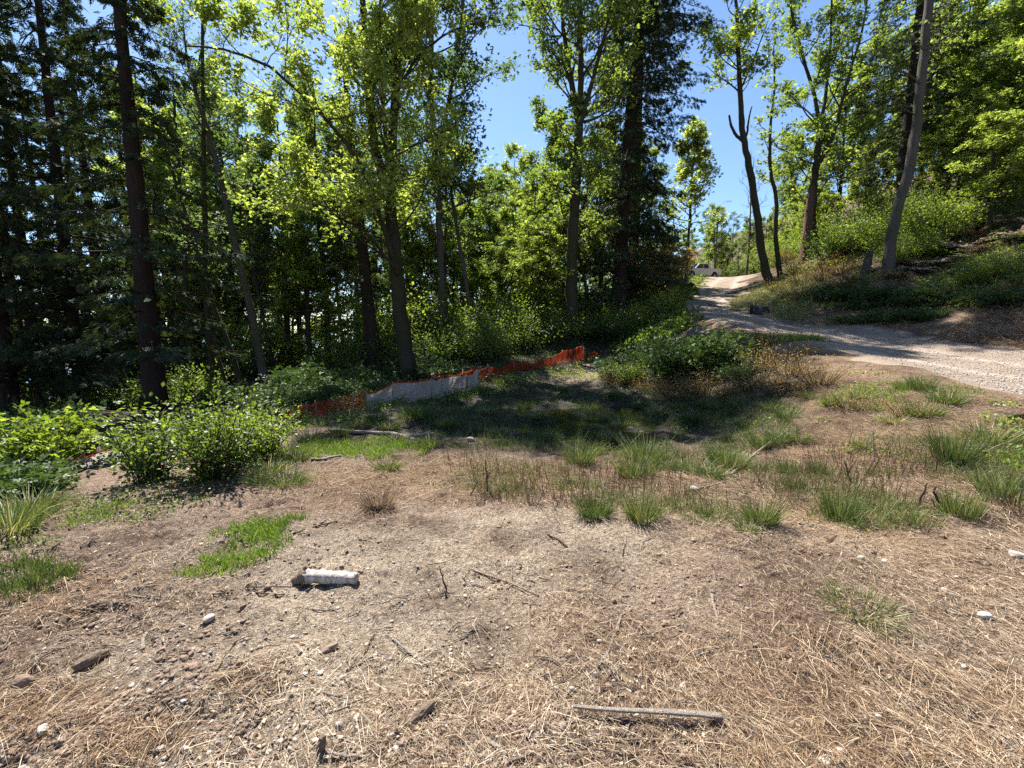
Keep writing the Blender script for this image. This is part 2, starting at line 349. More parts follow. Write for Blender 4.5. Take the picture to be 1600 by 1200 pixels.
# ground
def groundmat():
    m, nt, N, L = newmat('ground_soil'); co = obj_co(N)
    sand, mud, wood, dry = (attr(N, a) for a in ('sand', 'mud', 'wood', 'dry'))
    n1 = noise(N, L, 3.5, 8, .65, co); n2 = noise(N, L, 38, 6, .7, co, .5); n3 = noise(N, L, 150, 3, .6, co)
    r1 = ramp(N, [(.3, (.06, .041, .032)), (.5, (.23, .162, .122)), (.7, (.44, .335, .26))]); L.new(n2, r1.inputs[0])
    r2 = ramp(N, [(.33, (.14, .108, .08)), (.5, (.35, .285, .215)), (.68, (.54, .46, .36))]); L.new(n2, r2.inputs[0])
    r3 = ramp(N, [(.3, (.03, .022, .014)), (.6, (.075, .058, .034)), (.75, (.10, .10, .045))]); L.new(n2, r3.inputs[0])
    r4 = ramp(N, [(.3, (.020, .017, .012)), (.55, (.055, .045, .030)), (.7, (.06, .075, .025))]); L.new(n2, r4.inputs[0])
    r5 = ramp(N, [(.3, (.08, .048, .028)), (.5, (.25, .165, .095)), (.7, (.44, .32, .20))]); L.new(n2, r5.inputs[0])
    sp = ramp(N, [(.38, (.22, .21, .20)), (.52, (1, 1, 1)), (.68, (1.4, 1.4, 1.4))]); L.new(n3, sp.inputs[0])  # dark speckle in the colour stands in for tiny shadows between grains
    n0 = noise(N, L, 1.3, 6, .6, co)
    sf = mth(N, L, 'ADD', sand, mth(N, L, 'MULTIPLY', mth(N, L, 'SUBTRACT', n1, .5), 1.1), clamp=True)
    c = mixc(N, L, sf, r1.outputs[0], r2.outputs[0]); c = mixc(N, L, dry, c, r5.outputs[0])
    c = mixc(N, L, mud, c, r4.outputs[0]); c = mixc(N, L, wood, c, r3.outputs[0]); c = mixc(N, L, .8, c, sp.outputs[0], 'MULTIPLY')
    lr = ramp(N, [(.36, (.50, .44, .41)), (.48, (.95, .92, .90)), (.62, (1.2, 1.18, 1.15))]); L.new(n0, lr.inputs[0]); c = mixc(N, L, 1.0, c, lr.outputs[0], 'MULTIPLY')
    rough = mth(N, L, 'SUBTRACT', .95, mth(N, L, 'MULTIPLY', mud, .35))
    h = mth(N, L, 'ADD', n2, mth(N, L, 'MULTIPLY', n3, .35))
    return finish(m, N, L, c, rough, h, 1.0, .05, .2)
def roadmat():
    m, nt, N, L = newmat('road_gravel'); co = obj_co(N)
    v = N.new('ShaderNodeTexVoronoi'); v.inputs['Scale'].default_value = 95; L.new(co, v.inputs[0])
    v2 = N.new('ShaderNodeTexVoronoi'); v2.inputs['Scale'].default_value = 11; L.new(co, v2.inputs[0])
    n1 = noise(N, L, 1.1, 6, .6, co); n2 = noise(N, L, 60, 4, .7, co)
    bw = N.new('ShaderNodeRGBToBW'); L.new(v.outputs['Color'], bw.inputs[0])
    r = ramp(N, [(.1, (.09, .066, .046)), (.5, (.20, .15, .11)), (.9, (.36, .285, .22))]); L.new(bw.outputs[0], r.inputs[0])
    r2 = ramp(N, [(.35, (.15, .108, .076)), (.65, (.26, .205, .155))]); L.new(n1, r2.inputs[0])
    c = mixc(N, L, .5, r.outputs[0], r2.outputs[0])
    tr = attr(N, 'track'); c = mixc(N, L, mth(N, L, 'MULTIPLY', tr, .5), c, (.42, .34, .28))
    h = mth(N, L, 'ADD', mth(N, L, 'MULTIPLY', v.outputs['Distance'], -1.0), n2)
    return finish(m, N, L, c, .93, h, .5, .012, .2)

# ------------------------------------------------------------------ ground meshes
nY, nX = MX.shape
idx = np.arange(nY * nX).reshape(nY, nX)
Q = np.stack([idx[:-1, :-1], idx[:-1, 1:], idx[1:, 1:], idx[1:, :-1]], 2).reshape(-1, 4)
rq = ROADM[:-1, :-1].ravel() & ROADM[1:, 1:].ravel()
V = np.stack([MX.ravel(), MY.ravel(), Z.ravel()], 1)
fencel = np.array([P(*c)[:2] for c in [(-300,800,4.6),(40,752,5.0),(200,735,5.6),(435,662,8.3),(570,637,9.8),(690,612,11.8),(745,600,13.0),(800,588,15),(850,578,17),(900,570,18.5),(960,560,20.5),(1030,520,24),(1040,470,38)]])
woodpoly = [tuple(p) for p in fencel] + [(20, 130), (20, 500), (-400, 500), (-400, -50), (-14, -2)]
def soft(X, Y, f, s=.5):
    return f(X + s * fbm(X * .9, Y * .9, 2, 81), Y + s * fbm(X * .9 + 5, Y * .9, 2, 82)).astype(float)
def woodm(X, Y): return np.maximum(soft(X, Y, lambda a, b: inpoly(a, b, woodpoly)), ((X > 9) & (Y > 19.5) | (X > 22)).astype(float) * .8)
def drym(X, Y):
    bank = np.exp(-(((X - 4.6 - .3 * (Y - 6)) / 2.6) ** 2 + ((Y - 6.5) / 3.4) ** 2))
    mid = gblob(X, Y, 760, 735, 2.2, .9) * .9 + gblob(X, Y, 560, 760, 1.0, .5) * .6 + gblob(X, Y, 1400, 800, 2, .7) * .6
    hb = ((X > 7) & (Y > 10)) * .5
    return np.clip((bank + mid + hb) * (1 + 1.2 * fbm(X * 1.1, Y * 1.1, 3, 90)), 0, 1)
x_, y_ = V[:, 0], V[:, 1]
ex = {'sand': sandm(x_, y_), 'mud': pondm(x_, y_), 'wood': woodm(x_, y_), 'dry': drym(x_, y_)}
def sub(quads, name, mat, extra):
    u, inv = np.unique(quads.ravel(), return_inverse=True)
    return mk(name, V[u], [inv.reshape(-1, 4)], mat, None, True, None, {k: v[u] for k, v in extra.items()})
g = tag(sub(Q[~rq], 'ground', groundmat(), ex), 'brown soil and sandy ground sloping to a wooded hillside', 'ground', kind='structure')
# wheel tracks on the road: distance from centre line
cl = [((a[0] + b[0]) / 2, (a[1] + b[1]) / 2) for a, b in zip(NEARP[:], [FARP[6], FARP[5], FARP[4], FARP[3], FARP[2], FARP[2], FARP[1], FARP[0]])]
def dist_line(X, Y, ln):
    d = np.full(np.shape(X), 1e9)
    for (x1, y1), (x2, y2) in zip(ln[:-1], ln[1:]):
        t = np.clip(((X - x1) * (x2 - x1) + (Y - y1) * (y2 - y1)) / ((x2 - x1) ** 2 + (y2 - y1) ** 2), 0, 1)
        d = np.minimum(d, np.hypot(X - x1 - t * (x2 - x1), Y - y1 - t * (y2 - y1)))
    return d
dl = dist_line(x_, y_, cl)
tag(sub(Q[rq], 'gravel_road', roadmat(), {'track': np.exp(-((dl - .85) / .22) ** 2)}), 'dusty gravel road curving up the hill', 'road', kind='structure')
# pond water and the far sound
wm, nt, N, L = newmat('pond_water'); co = obj_co(N)
finish(wm, N, L, mixc(N, L, noise(N, L, 5, 5, .6, co), (.010, .010, .006), (.028, .032, .012)), .10, noise(N, L, 14, 3, .5, co), .12, .01, .5)
th = np.linspace(0, 2 * math.pi, 60, endpoint=False)
rad_ = 1 + .12 * np.sin(3 * th + 1) + .1 * np.sin(5 * th)
wz = float(np.percentile(H(*[c.ravel() for c in np.meshgrid(np.linspace(-1.2, 3.4, 30), np.linspace(8, 11.2, 30))]), 52))
Vw = np.concatenate([[[1.1, 9.6, wz]], np.stack([1.1 + 3.9 * rad_ * np.cos(th), 9.6 + 2.9 * rad_ * np.sin(th), np.full(60, wz)], 1)])
tag(mk('pond_water', Vw, [np.stack([np.zeros(60, int), 1 + np.arange(60), 1 + (np.arange(60) + 1) % 60], 1)], wm), 'shallow muddy water standing in the weedy hollow', 'water', kind='structure')
sm_, nt, N, L = newmat('sea_water'); co = obj_co(N)
finish(sm_, N, L, (.05, .09, .13), .25, noise(N, L, .2, 3, .5, co), .2, .5, .5)
tag(mk('sea_water', [(-6000, -3000, -36), (-40, -3000, -36), (-40, 4800, -36), (-6000, 4800, -36)], [[(0, 1, 2, 3)]], sm_), 'pale blue water glimpsed below the wood', 'water', kind='structure')

exec_order = []
# ------------------------------------------------------------------ trees
def poly_interp(pts, m):
    pts = np.asarray(pts, float); d = np.concatenate([[0], np.cumsum(np.linalg.norm(np.diff(pts, axis=0), axis=1))])
    t = np.linspace(0, d[-1], m)
    # catmull-ish smoothing by cubic-free double interpolation
    q = np.stack([np.interp(t, d, pts[:, k]) for k in range(3)], 1)
    for _ in range(2): q[1:-1] = (q[:-2] + 2 * q[1:-1] + q[2:]) / 4
    return q
def grow(rng, p, d, L, n_, wob, up):
    pts = [p]; d = d / np.linalg.norm(d)
    for _ in range(n_):
        d = d + rng.normal(size=3) * wob; d[2] += up; d = d / np.linalg.norm(d)
        p = p + d * L / n_; pts.append(p)
    return np.array(pts)
def perp(rng, d, ang):
    r = rng.normal(size=3); r -= d * r.dot(d); r /= np.linalg.norm(r)
    return d * math.cos(ang) + r * math.sin(ang)
def decid(name, seed, stems, loc, crown_lo, limb_len, nlimb, bark, leafm, leaf=.17, dens=1.0, up=.12, label='', cat='tree', group=None, tpl='lobed', lvl2=6, lvl3=5, spread=.9, skew=(0, 0, 0), top_bias=.55, per=9, clump=.16):
    """stems: list of (polyline in local coords, r0, r1)"""
    rng = np.random.default_rng(seed); T = MB(); anch = []
    skew = np.array(skew, float)
    crown_lo = min(crown_lo, .6 * max(p[0][-1][2] for p in stems))
    for si, (pl, r0, r1) in enumerate(stems):
        pl = np.asarray(pl, float); m = max(6, int(len(pl) * 5)); q = poly_interp(pl, m)
        if len(pl) > 1:
            q[1:-1] += rng.normal(size=(m - 2, 3)) * .07 * r0
        rad = np.linspace(1, 0, m) ** .85 * (r0 - r1) + r1
        if q[0][2] < .3: rad = rad * (1 + .3 * np.exp(-(q[:, 2] - q[0][2]) / .4)); q[0][2] -= .35
        T.tube(q, rad, 10 if r0 > .08 else 7, 0, True, .05, rng)
        hz = q[:, 2]; ok = np.where(hz > crown_lo)[0]
        if len(ok) < 2: continue
        az = rng.random() * 6.28
        for k in range(nlimb if not hasattr(nlimb, '__len__') else nlimb[si]):
            t = ((k + rng.random()) / (nlimb if not hasattr(nlimb, '__len__') else nlimb[si])) ** .9
            fi = ok[0] + t * (m - 1 - ok[0]); i0 = min(int(fi), m - 2); p = q[i0] + (q[i0 + 1] - q[i0]) * (fi - i0)
            az += 2.4 + rng.normal() * .3
            el = rng.uniform(.15, .75) + .3 * t
            d = np.array([math.cos(az) * math.cos(el), math.sin(az) * math.cos(el), math.sin(el)]) + skew * .5
            LL = limb_len * (1 - top_bias * t) * rng.uniform(.65, 1.15)
            br = min(rad[i0] * .5, .012 + LL * .014)
            lim = grow(rng, p, d, LL, 7, .13, up * .5)
            T.tube(lim, np.linspace(br, br * .3, len(lim)), 5, 0, False)
            for a in range(lvl2):
                ta = .38 + .62 * (a + rng.random()) / lvl2; fi2 = ta * 7; i2 = min(int(fi2), 6)
                p2 = lim[i2] + (lim[i2 + 1] - lim[i2]) * (fi2 - i2); dd = lim[i2 + 1] - lim[i2]; dd = dd / np.linalg.norm(dd)
                L2 = LL * .48 * (1.1 - .6 * ta) * rng.uniform(.6, 1.3) + .15
                b2 = grow(rng, p2, perp(rng, dd, spread * rng.uniform(.5, 1.1)), L2, 4, .2, up)
                T.tube(b2, np.linspace(br * .4, br * .15, 5), 4, 0, False)
                for c in range(lvl3):
                    tc = .2 + .8 * (c + rng.random()) / lvl3; i3 = min(int(tc * 4), 3); p3 = b2[i3] + (b2[i3 + 1] - b2[i3]) * (tc * 4 - i3)
                    dd3 = b2[i3 + 1] - b2[i3]; dd3 = dd3 / np.linalg.norm(dd3)
                    L3 = L2 * .42 * rng.uniform(.5, 1.2) + .08
                    b3 = grow(rng, p3, perp(rng, dd3, rng.uniform(.4, 1.0)), L3, 2, .25, up)
                    T.tube(b3, np.linspace(br * .14 + .002, .002, 3), 3, 0, False)
                    anch += [b3[1], b3[2]]
    root = empty(name, loc, label, cat, group)
    T.build('trunk', bark, root, True)
    an = np.array(anch); keep = rng.random(len(an)) < np.clip(dens, 0, 1); an = an[keep]
    rep = max(1, int(round(per * max(1, dens)))); c = np.repeat(an, rep, 0) + rng.normal(size=(len(an) * rep, 3)) * np.array([clump, clump, clump * .6])
    N_ = len(c); ax = rng.normal(size=(N_, 3)); ax[:, 2] = ax[:, 2] * .6 - .35; nr = rng.normal(size=(N_, 3)) * .55; nr[:, 2] += 1
    tint = np.clip(rng.beta(2.2, 2.6, N_) * .75 + np.repeat(rng.random(len(an)) * .3, rep), 0, 1)
    Vl, Tl, tt = leaves(rng, c, leaf * rng.uniform(.6, 1.2, N_), ax, nr, tpl, tint)
    mk('crown', Vl, [Tl], leafm, tt, False, root)
    return root
def conifer(name, seed, h, crown_lo, rad, loc, r0, label, group=None, lean=(0, 0), dens=1.0, droop=.5, stems=None, spray=.25, leafm=None, cat='tree', dead=.0, per=1.0, ppow=.75):
    rng = np.random.default_rng(seed); T = MB(); C = []; AX = []; NR = []
    stems = stems or [([(0, 0, 0), (lean[0] * .5, lean[1] * .5, h * .5), (lean[0], lean[1], h)], r0, .03)]
    for (pl, ra_, rb_) in stems:
        q = poly_interp(pl, 24); rad_s = np.linspace(1, 0, 24) ** .8 * (ra_ - rb_) + rb_
        if q[0][2] < .3: rad_s = rad_s * (1 + .3 * np.exp(-q[:, 2] / .5)); q[0][2] -= .4
        T.tube(q, rad_s, 12, 0, True, .05, rng)
        hh = q[-1][2]; nb = int((hh - crown_lo) * 7.5 * dens / max(1, len(stems) ** .5)); az = rng.random() * 6
        for k in range(nb):
            z = crown_lo + (hh - crown_lo) * (k + rng.random()) / nb; t = (z - crown_lo) / (hh - crown_lo)
            if z < q[0][2]: continue
            p = np.array([np.interp(z, q[:, 2], q[:, 0]), np.interp(z, q[:, 2], q[:, 1]), z]); az += 2.4 + rng.normal() * .5
            LL = rad * ((1 - t) ** ppow * .9 + .08) * rng.uniform(.45, 1.15)
            el = rng.uniform(-.15, .35)
            d = np.array([math.cos(az) * math.cos(el), math.sin(az) * math.cos(el), math.sin(el)])
            ns = 7; pts_ = [p]; dd = d.copy()
            for s_ in range(ns):
                dd = dd + rng.normal(size=3) * .06; dd[2] -= droop * .16 * (1 if s_ < 5 else -.8); dd /= np.linalg.norm(dd); pts_.append(pts_[-1] + dd * LL / ns)
            b = np.array(pts_); br = .008 + LL * .009
            T.tube(b, np.linspace(br, br * .2, ns + 1), 4, 0, False)
            if rng.random() < dead: continue
            ms = int(LL * 42 * per) + 4
            tt = .12 + .88 * rng.random(ms) ** .8; fi = tt * ns; i0 = np.minimum(fi.astype(int), ns - 1)
            c = b[i0] + (b[i0 + 1] - b[i0]) * (fi - i0)[:, None]
            tg = unit(b[i0 + 1] - b[i0]); sd_ = unit(np.cross(tg, [0, 0, 1.])) * rng.choice([-1, 1], ms)[:, None]
            off = rng.random(ms) ** .8 * LL * .33 * (1.15 - tt)
            c = c + sd_ * off[:, None] + tg * (off * .6)[:, None]; c[:, 2] -= off * .45 * droop + rng.random(ms) * .10
            a_ = tg * .6 + sd_ * .7 + rng.normal(size=(ms, 3)) * .28; a_[:, 2] -= .75 * droop + .15
            n_ = rng.normal(size=(ms, 3)) * .5; n_[:, 2] += .8
            C.append(c); AX.append(a_); NR.append(n_)
    root = empty(name, loc, label, cat, group); T.build('trunk', DBARK, root, True)
    C = np.concatenate(C); AX = np.concatenate(AX); NR = np.concatenate(NR); N_ = len(C)
    Vl, Tl, tt = leaves(rng, C, spray * rng.uniform(.6, 1.3, N_), AX, NR, 'frond', np.clip(rng.beta(2, 3, N_), 0, 1))
    mk('crown', Vl, [Tl], leafm or CEDAR, tt, False, root)
    return root
def shrub(name, seed, h, r, loc, leafm, label, cat='shrub', group=None, nst=46, nl=26, leaf=.07, arch=.35, tpl='kite', upright=.8, stemm=None, sw=.008):
    rng = np.random.default_rng(seed); az = rng.random(nst) * 6.283; out = rng.random(nst) ** .6
    d = np.stack([np.cos(az) * out * r / h * 1.1, np.sin(az) * out * r / h * 1.1, np.full(nst, upright) + rng.random(nst) * .3], 1)
    base = np.stack([np.cos(az) * out * r * .4, np.sin(az) * out * r * .4, np.full(nst, -.05)], 1)
    L = h * rng.uniform(.38, 1.22, nst); d = unit(d); bend = arch * rng.uniform(.3, 1.3, nst)
    root = empty(name, loc, label, cat, group); T = MB()
    tt = np.linspace(0, 1, 7)
    for i in range(nst):
        pl = base[i] + d[i] * L[i] * tt[:, None]; pl[:, 2] -= bend[i] * L[i] * tt ** 2 * .6
        pl[1:] += rng.normal(size=(6, 3)) * .02 * h; T.tube(pl, np.linspace(sw, sw * .3, 7), 4, 0, False)
    T.build('stem', stemm or STALK, root, True)
    k = nst * nl; i = np.repeat(np.arange(nst), nl); t = .18 + .82 * rng.random(k) ** .75
    c = base[i] + d[i] * (L[i] * t)[:, None]; c[:, 2] -= bend[i] * L[i] * t ** 2 * .6
    tw = rng.normal(size=(k, 3)) * np.array([.13, .13, .09]) * h; c = c + tw * t[:, None]; c[:, 2] = np.maximum(c[:, 2], .02)
    ax = tw + d[i] * .1 * h + rng.normal(size=(k, 3)) * .05 * h; ax[:, 2] -= .03 * h; nr = rng.normal(size=(k, 3)) * .5; nr[:, 2] += 1
    Vl, Tl, ti = leaves(rng, c, leaf * rng.uniform(.55, 1.25, k), ax, nr, tpl, np.clip(rng.beta(2, 2.5, k) * .8 + .25 * t * rng.random(k), 0, 1))
    mk('foliage', Vl, [Tl], leafm, ti, False, root)
    return root
def stemline(base, pxs, Y, dy=0):
    """local polyline of a trunk whose photo pixels are known, standing near depth Y"""
    r = [(0, 0, 0)]
    for k, (px, py) in enumerate(pxs):
        p = P(px, py, Y + dy * (k + 1) / len(pxs)); r.append((p[0] - base[0], p[1] - base[1], p[2] - base[2]))
    return r
def gbase(px, Y):
    a, _ = ray(px, 550); X = float(a * Y); return (X, Y, float(H(X, Y)))
def off(pl, i, *more):  # polyline starting at a point of another
    return [pl[i]] + list(more)
# ================================================================== THE WOOD
rg = np.random.default_rng(7)
# --- named trees, each at its own distance
b = gbase(640, 16); s = stemline(b, [(634,560),(620,440),(611,340),(607,300)], 16)
L_ = stemline(b, [(607,300),(584,235),(574,140),(568,20),(560,-90)], 16, -.8)[1:]
R_ = stemline(b, [(607,300),(613,250),(617,150),(626,40),(634,-80)], 16, .8)[1:]
M_ = stemline(b, [(610,320),(604,240),(598,150),(592,60),(596,-40)], 16, .3)[1:]
A_ = stemline(b, [(622,430),(596,345),(572,270),(535,215),(480,155),(420,102),(350,76),(290,72)], 16, -2.5)[1:]
B_ = stemline(b, [(617,150),(650,90),(700,50),(760,30)], 16, -1)[1:]
C_ = stemline(b, [(618,420),(570,360),(510,330),(440,300)], 16, -2)[1:]
decid('bigleaf_maple', 11, [(s, .27, .19), (L_, .15, .04), (R_, .17, .04), (M_, .09, .02), (A_, .09, .02), (B_, .06, .015), (C_, .06, .015)], b, 3.4, 3.2, [1, 12, 12, 6, 13, 6, 8], BARK, MAPLE, .12, .62,
      label='tall many-stemmed maple with a forked trunk rising just behind the pale silt fence', cat='maple tree', lvl2=6, lvl3=5, per=12)
b = gbase(893, 22); s = stemline(b, [(892,450),(896,330),(903,230),(905,195)], 22)
decid('bigleaf_maple', 12, [(s, .30, .2), (stemline(b, [(905,200),(892,130),(880,40),(868,-70)], 22, .6)[1:], .15, .04), (stemline(b, [(905,200),(908,120),(906,20),(906,-90)], 22)[1:], .16, .04), (stemline(b, [(905,200),(925,130),(946,50),(962,-30)], 22, -.7)[1:], .13, .03)],
      b, 2.6, 3.5, [14, 12, 12, 10], BARK, MAPLE, .145, .65, label='straight leafy maple standing behind the end of the orange fence', cat='maple tree', per=7)
b = gbase(965, 25)
conifer('red_cedar', 13, 24, 2.0, 4.1, b, .42, 'dark drooping cedar right of the tall maples, its crown against open sky', stems=[(stemline(b, [(972,350),(986,170),(998,40),(1008,-230)], 25), .42, .05)], dens=1.4, droop=.7, cat='cedar tree', ppow=.32)
b = gbase(985, 30)  # added cedar; its crown stays out of view and shades the bank
conifer('red_cedar', 131, 29, 14, 4.6, b, .36, 'tall cedar added close behind the dark drooping cedar, its unseen crown shading the bank', cat='cedar tree', droop=.6, dens=1.3, ppow=.35)
b = gbase(235, 12)
conifer('red_cedar', 14, 17, 1.6, 3.4, b, .25, 'big dark cedar with a thick reddish trunk, nearest of the left wood', cat='cedar tree', droop=.6, dens=1.05, per=.9,
        stems=[(stemline(b, [(224,450),(209,260),(198,150),(188,40),(176,-120)], 12), .23, .06), (stemline(b, [(200,180),(192,90),(194,0),(196,-110)], 12, .6)[1:], .09, .03)])
b = gbase(118, 15)
conifer('red_cedar', 15, 19, 1.5, 3.6, b, .18, 'straight narrow-trunked cedar filling the upper left corner', cat='cedar tree', droop=.6, dens=1.0, lean=(.2, 0), per=.95)
b = gbase(8, 13.5)
conifer('red_cedar', 16, 14.5, .8, 3.1, b, .2, 'low dark cedar cut off by the left edge', cat='cedar tree', droop=.7, dens=1.15)
b = gbase(412, 15.5)
decid('red_alder', 17, [(stemline(b, [(398,510),(366,372),(338,250),(305,140)], 15.5), .13, .06), (stemline(b, [(305,140),(292,95),(285,30)], 15.5, .3)[1:], .05, .01), (stemline(b, [(305,140),(312,90),(322,40)], 15.5)[1:], .04, .01), (stemline(b, [(340,255),(300,190),(262,120)], 15.5)[1:], .04, .01)],
      b, 5.2, 1.7, [10, 7, 6, 7], GBARK, ALDER, .09, .30, label='slim pale alder curving left with a bare twiggy top', cat='alder tree', per=4, lvl2=6, lvl3=5)
b = gbase(1198, 28)
decid('broken_maple', 18, [(stemline(b, [(1190,400),(1184,340),(1175,283),(1163,222),(1158,180),(1156,110),(1152,30),(1149,-50)], 28), .26, .05), (stemline(b, [(1163,222),(1150,212),(1142,196),(1139,180)], 28)[1:], .09, .05), (stemline(b, [(1162,222),(1168,205),(1170,185),(1175,166)], 28)[1:], .08, .03), (stemline(b, [(1154,110),(1135,98),(1118,80),(1106,72)], 28)[1:], .04, .01), (stemline(b, [(1158,146),(1140,130),(1120,118),(1104,103)], 28)[1:], .05, .01),(stemline(b, [(1157,140),(1175,100),(1190,60),(1205,20)], 28)[1:], .06, .01)],
      b, 10.5, 2.0, [13, 0, 0, 5, 5, 8], BARK, MAPLE, .19, .55, label='bent black-trunked maple by the road with broken limb stubs halfway up', cat='maple tree', per=4, lvl2=5, lvl3=4, top_bias=.1)
b = gbase(1212, 29)
decid('thin_maple', 19, [(stemline(b, [(1211,370),(1214,305),(1203,270),(1203,200),(1211,140),(1209,70)], 29), .15, .03)], b, 4.6, 1.5, 16, BARK, MAPLE, .18, .5, label='thin crooked tree with sparse leaves beside the bent black-trunked maple', cat='maple tree', per=4, lvl2=4, lvl3=3)
b = gbase(1262, 31)
decid('bigleaf_maple', 20, [(stemline(b, [(1268,330),(1276,250),(1280,215)], 31), .24, .17), (stemline(b, [(1279,220),(1276,160),(1258,100),(1238,30),(1228,-60)], 31, .8)[1:], .13, .03), (stemline(b, [(1279,220),(1290,150),(1299,60),(1300,-70)], 31)[1:], .12, .03), (stemline(b, [(1274,270),(1306,200),(1322,130),(1345,60),(1362,-40)], 31, -1)[1:], .14, .03)],
      b, 2.5, 3.7, [9, 12, 12, 12], BARK, MAPLE, .165, .6, label='spreading lime-green maple with three dark stems above the broken snag', cat='maple tree', per=7)
b = gbase(1384, 31)
conifer('red_cedar', 21, 24, 1.5, 4.3, b, .4, 'broad dark conifer behind the leaning grey trunk', cat='cedar tree', droop=.6, dens=1.1)
b = gbase(1374, 19)
decid('leaning_alder', 22, [(stemline(b, [(1395,350),(1412,295),(1427,230),(1438,140),(1448,40),(1455,-70)], 19), .20, .12), (stemline(b, [(1437,130),(1418,115),(1385,105),(1350,100)], 19, -.5)[1:], .035, .01), (stemline(b, [(1431,180),(1412,170),(1396,150)], 19)[1:], .03, .01), (stemline(b, [(1442,95),(1470,62),(1500,48)], 19)[1:], .05, .01), (stemline(b, [(1441,90),(1462,80),(1475,40)], 19)[1:], .04, .01)],
      b, 7.2, 1.4, [7, 5, 4, 6, 5], GBARK, ALDER, .10, .18, label='bare grey trunk leaning right across the green hillside', cat='alder tree', per=3, lvl2=4, lvl3=3, top_bias=.2)
b = gbase(1066, 35)
decid('young_maple', 23, [([(0,0,0),(.1,0,5),(.2,0,11.2)], .14, .02)], b, 3.4, 2.6, 40, BARK, MAPLE, .20, .6, label='small bright cone-shaped tree standing alone against the sky right of the cedar', cat='maple tree', per=6, lvl2=4, lvl3=4, top_bias=.75)
b = gbase(690, 21)  # stems and wide crown extended out of view to shade the hollow
decid('slim_maple', 24, [(stemline(b, [(690,470),(686,340),(678,220),(672,120),(676,0),(690,-190)], 21), .20, .04), (stemline(b, [(683,290),(694,200),(712,100),(730,-40),(745,-180)], 21, -1)[1:], .1, .03)], b, 4.5, 3.3, [22, 22], GBARK, ALDER, .15, .8, label='pale straight trunk directly right of the forked maple', cat='maple tree', per=6)
b = gbase(741, 22)
decid('slim_maple', 25, [(stemline(b, [(728,440),(708,320),(696,230)], 22), .13, .04)], b, 4.0, 2.2, 13, GBARK, ALDER, .15, .8, label='thin trunk leaning left above the bend of the orange fence', cat='maple tree', per=6)
b = gbase(585, 18.5)
conifer('red_cedar', 26, 13, 3.5, 2.3, b, .27, 'dark thick trunk close behind and left of the forked maple', cat='cedar tree', lean=(-1.0, .5), dens=.7)
b = gbase(926, 24)
decid('slim_maple', 27, [(stemline(b, [(916,450),(905,400),(898,340)], 24), .12, .03)], b, 2.4, 2.0, 9, BARK, MAPLE, .18, .8, label='short leaning trunk between the straight maple and the dark cedar', cat='maple tree', per=6)
# slanted bare stems in the gap of the left wood
for i, (pl, Y, r, lab) in enumerate([([(376,600),(358,540),(336,485),(310,400)], 15, .085, 'bare dark stem slanting left, the most slanted of its bunch'),
    ([(330,600),(327,540),(322,470),(320,330)], 15.6, .11, 'bare upright dark stem third right of the big cedar trunk'), ([(297,600),(296,540),(292,480),(286,380)], 16, .11, 'mossy upright stem first right of the big cedar trunk'),
    ([(352,605),(342,560),(330,520),(322,470)], 15.2, .06, 'thin slanting stem crossing behind the dark upright one'), ([(60,600),(45,560),(32,520),(20,440)], 15, .10, 'dark stem slanting left near the left edge'),
    ([(262,600),(280,545),(296,500),(312,450)], 16.5, .05, 'thin pole leaning right beside the big cedar trunk'), ([(255,600),(258,540),(266,480),(276,430)], 16.3, .04, 'thin upright pole close right of the big cedar trunk')]):
    b = gbase(pl[0][0], Y)
    q_ = stemline(b, pl[1:], Y); q_.append(tuple(np.array(q_[-1]) + (np.array(q_[-1]) - np.array(q_[-2])) * 2.2))
    decid('young_alder', 30 + i, [(q_, r, r * .35)], b, 4.5, 1.2, 5, BARK, ALDER, .12, .5, label=lab, cat='alder tree', per=4, lvl2=3, lvl3=3)

# --- trees repeated through the wood
pm1 = decid('forest_maple', 51, [([(0,0,0),(.2,0,4),(0,.2,7)], .2, .15), ([(0,.2,7),(-.8,0,10),(-1.2,0,14)], .1, .02), ([(0,.2,7),(.8,.4,10),(.9,0,14.5)], .11, .02), ([(.1,0,5),(1.3,-.4,8),(2.2,-.6,11)], .07, .02)], gbase(835, 27), 1.8, 3.3, [14, 11, 12, 9], BARK, MAPLE, .165, .62, label='x', cat='maple tree', per=10)
pm2 = decid('forest_maple', 52, [([(0,0,0),(-.2,.1,3),(.1,0,8),(0,0,13)], .17, .03), ([(-.1,0,4),(-1,.4,7),(-1.5,.3,10)], .08, .02)], gbase(765, 31), 1.0, 3.0, [24, 9], BARK, MAPLE, .165, .62, label='x', cat='maple tree', per=10)
pa1 = decid('forest_alder', 53, [([(0,0,0),(.15,.1,5),(-.2,0,10),(.1,0,15)], .14, .02)], gbase(325, 24), 3.0, 2.4, 26, GBARK, ALDER, .115, .6, label='x', cat='alder tree', per=9, top_bias=.5)
pa2 = decid('forest_alder', 54, [([(0,0,0),(.6,.1,5),(1.0,0,9),(.9,0,14)], .12, .02), ([(.7,0,6),(0,.2,9),(-.5,.2,12)], .07, .02)], gbase(455, 24), 3.5, 2.2, [20, 9], GBARK, ALDER, .115, .55, label='x', cat='alder tree', per=9)
pc1 = conifer('forest_cedar', 55, 18, 1.2, 3.3, gbase(55, 19), .28, 'x', cat='cedar tree', droop=.65, dens=.8, spray=.36, per=.6)
pc2 = conifer('forest_cedar', 56, 16, 2.5, 2.7, gbase(170, 20), .22, 'x', cat='cedar tree', droop=.5, dens=.7, spray=.36, per=.6, lean=(.4, 0))
HT = {pm1: 15.0, pm2: 13.4, pa1: 15.4, pa2: 14.4, pc1: 18.0, pc2: 16.0}
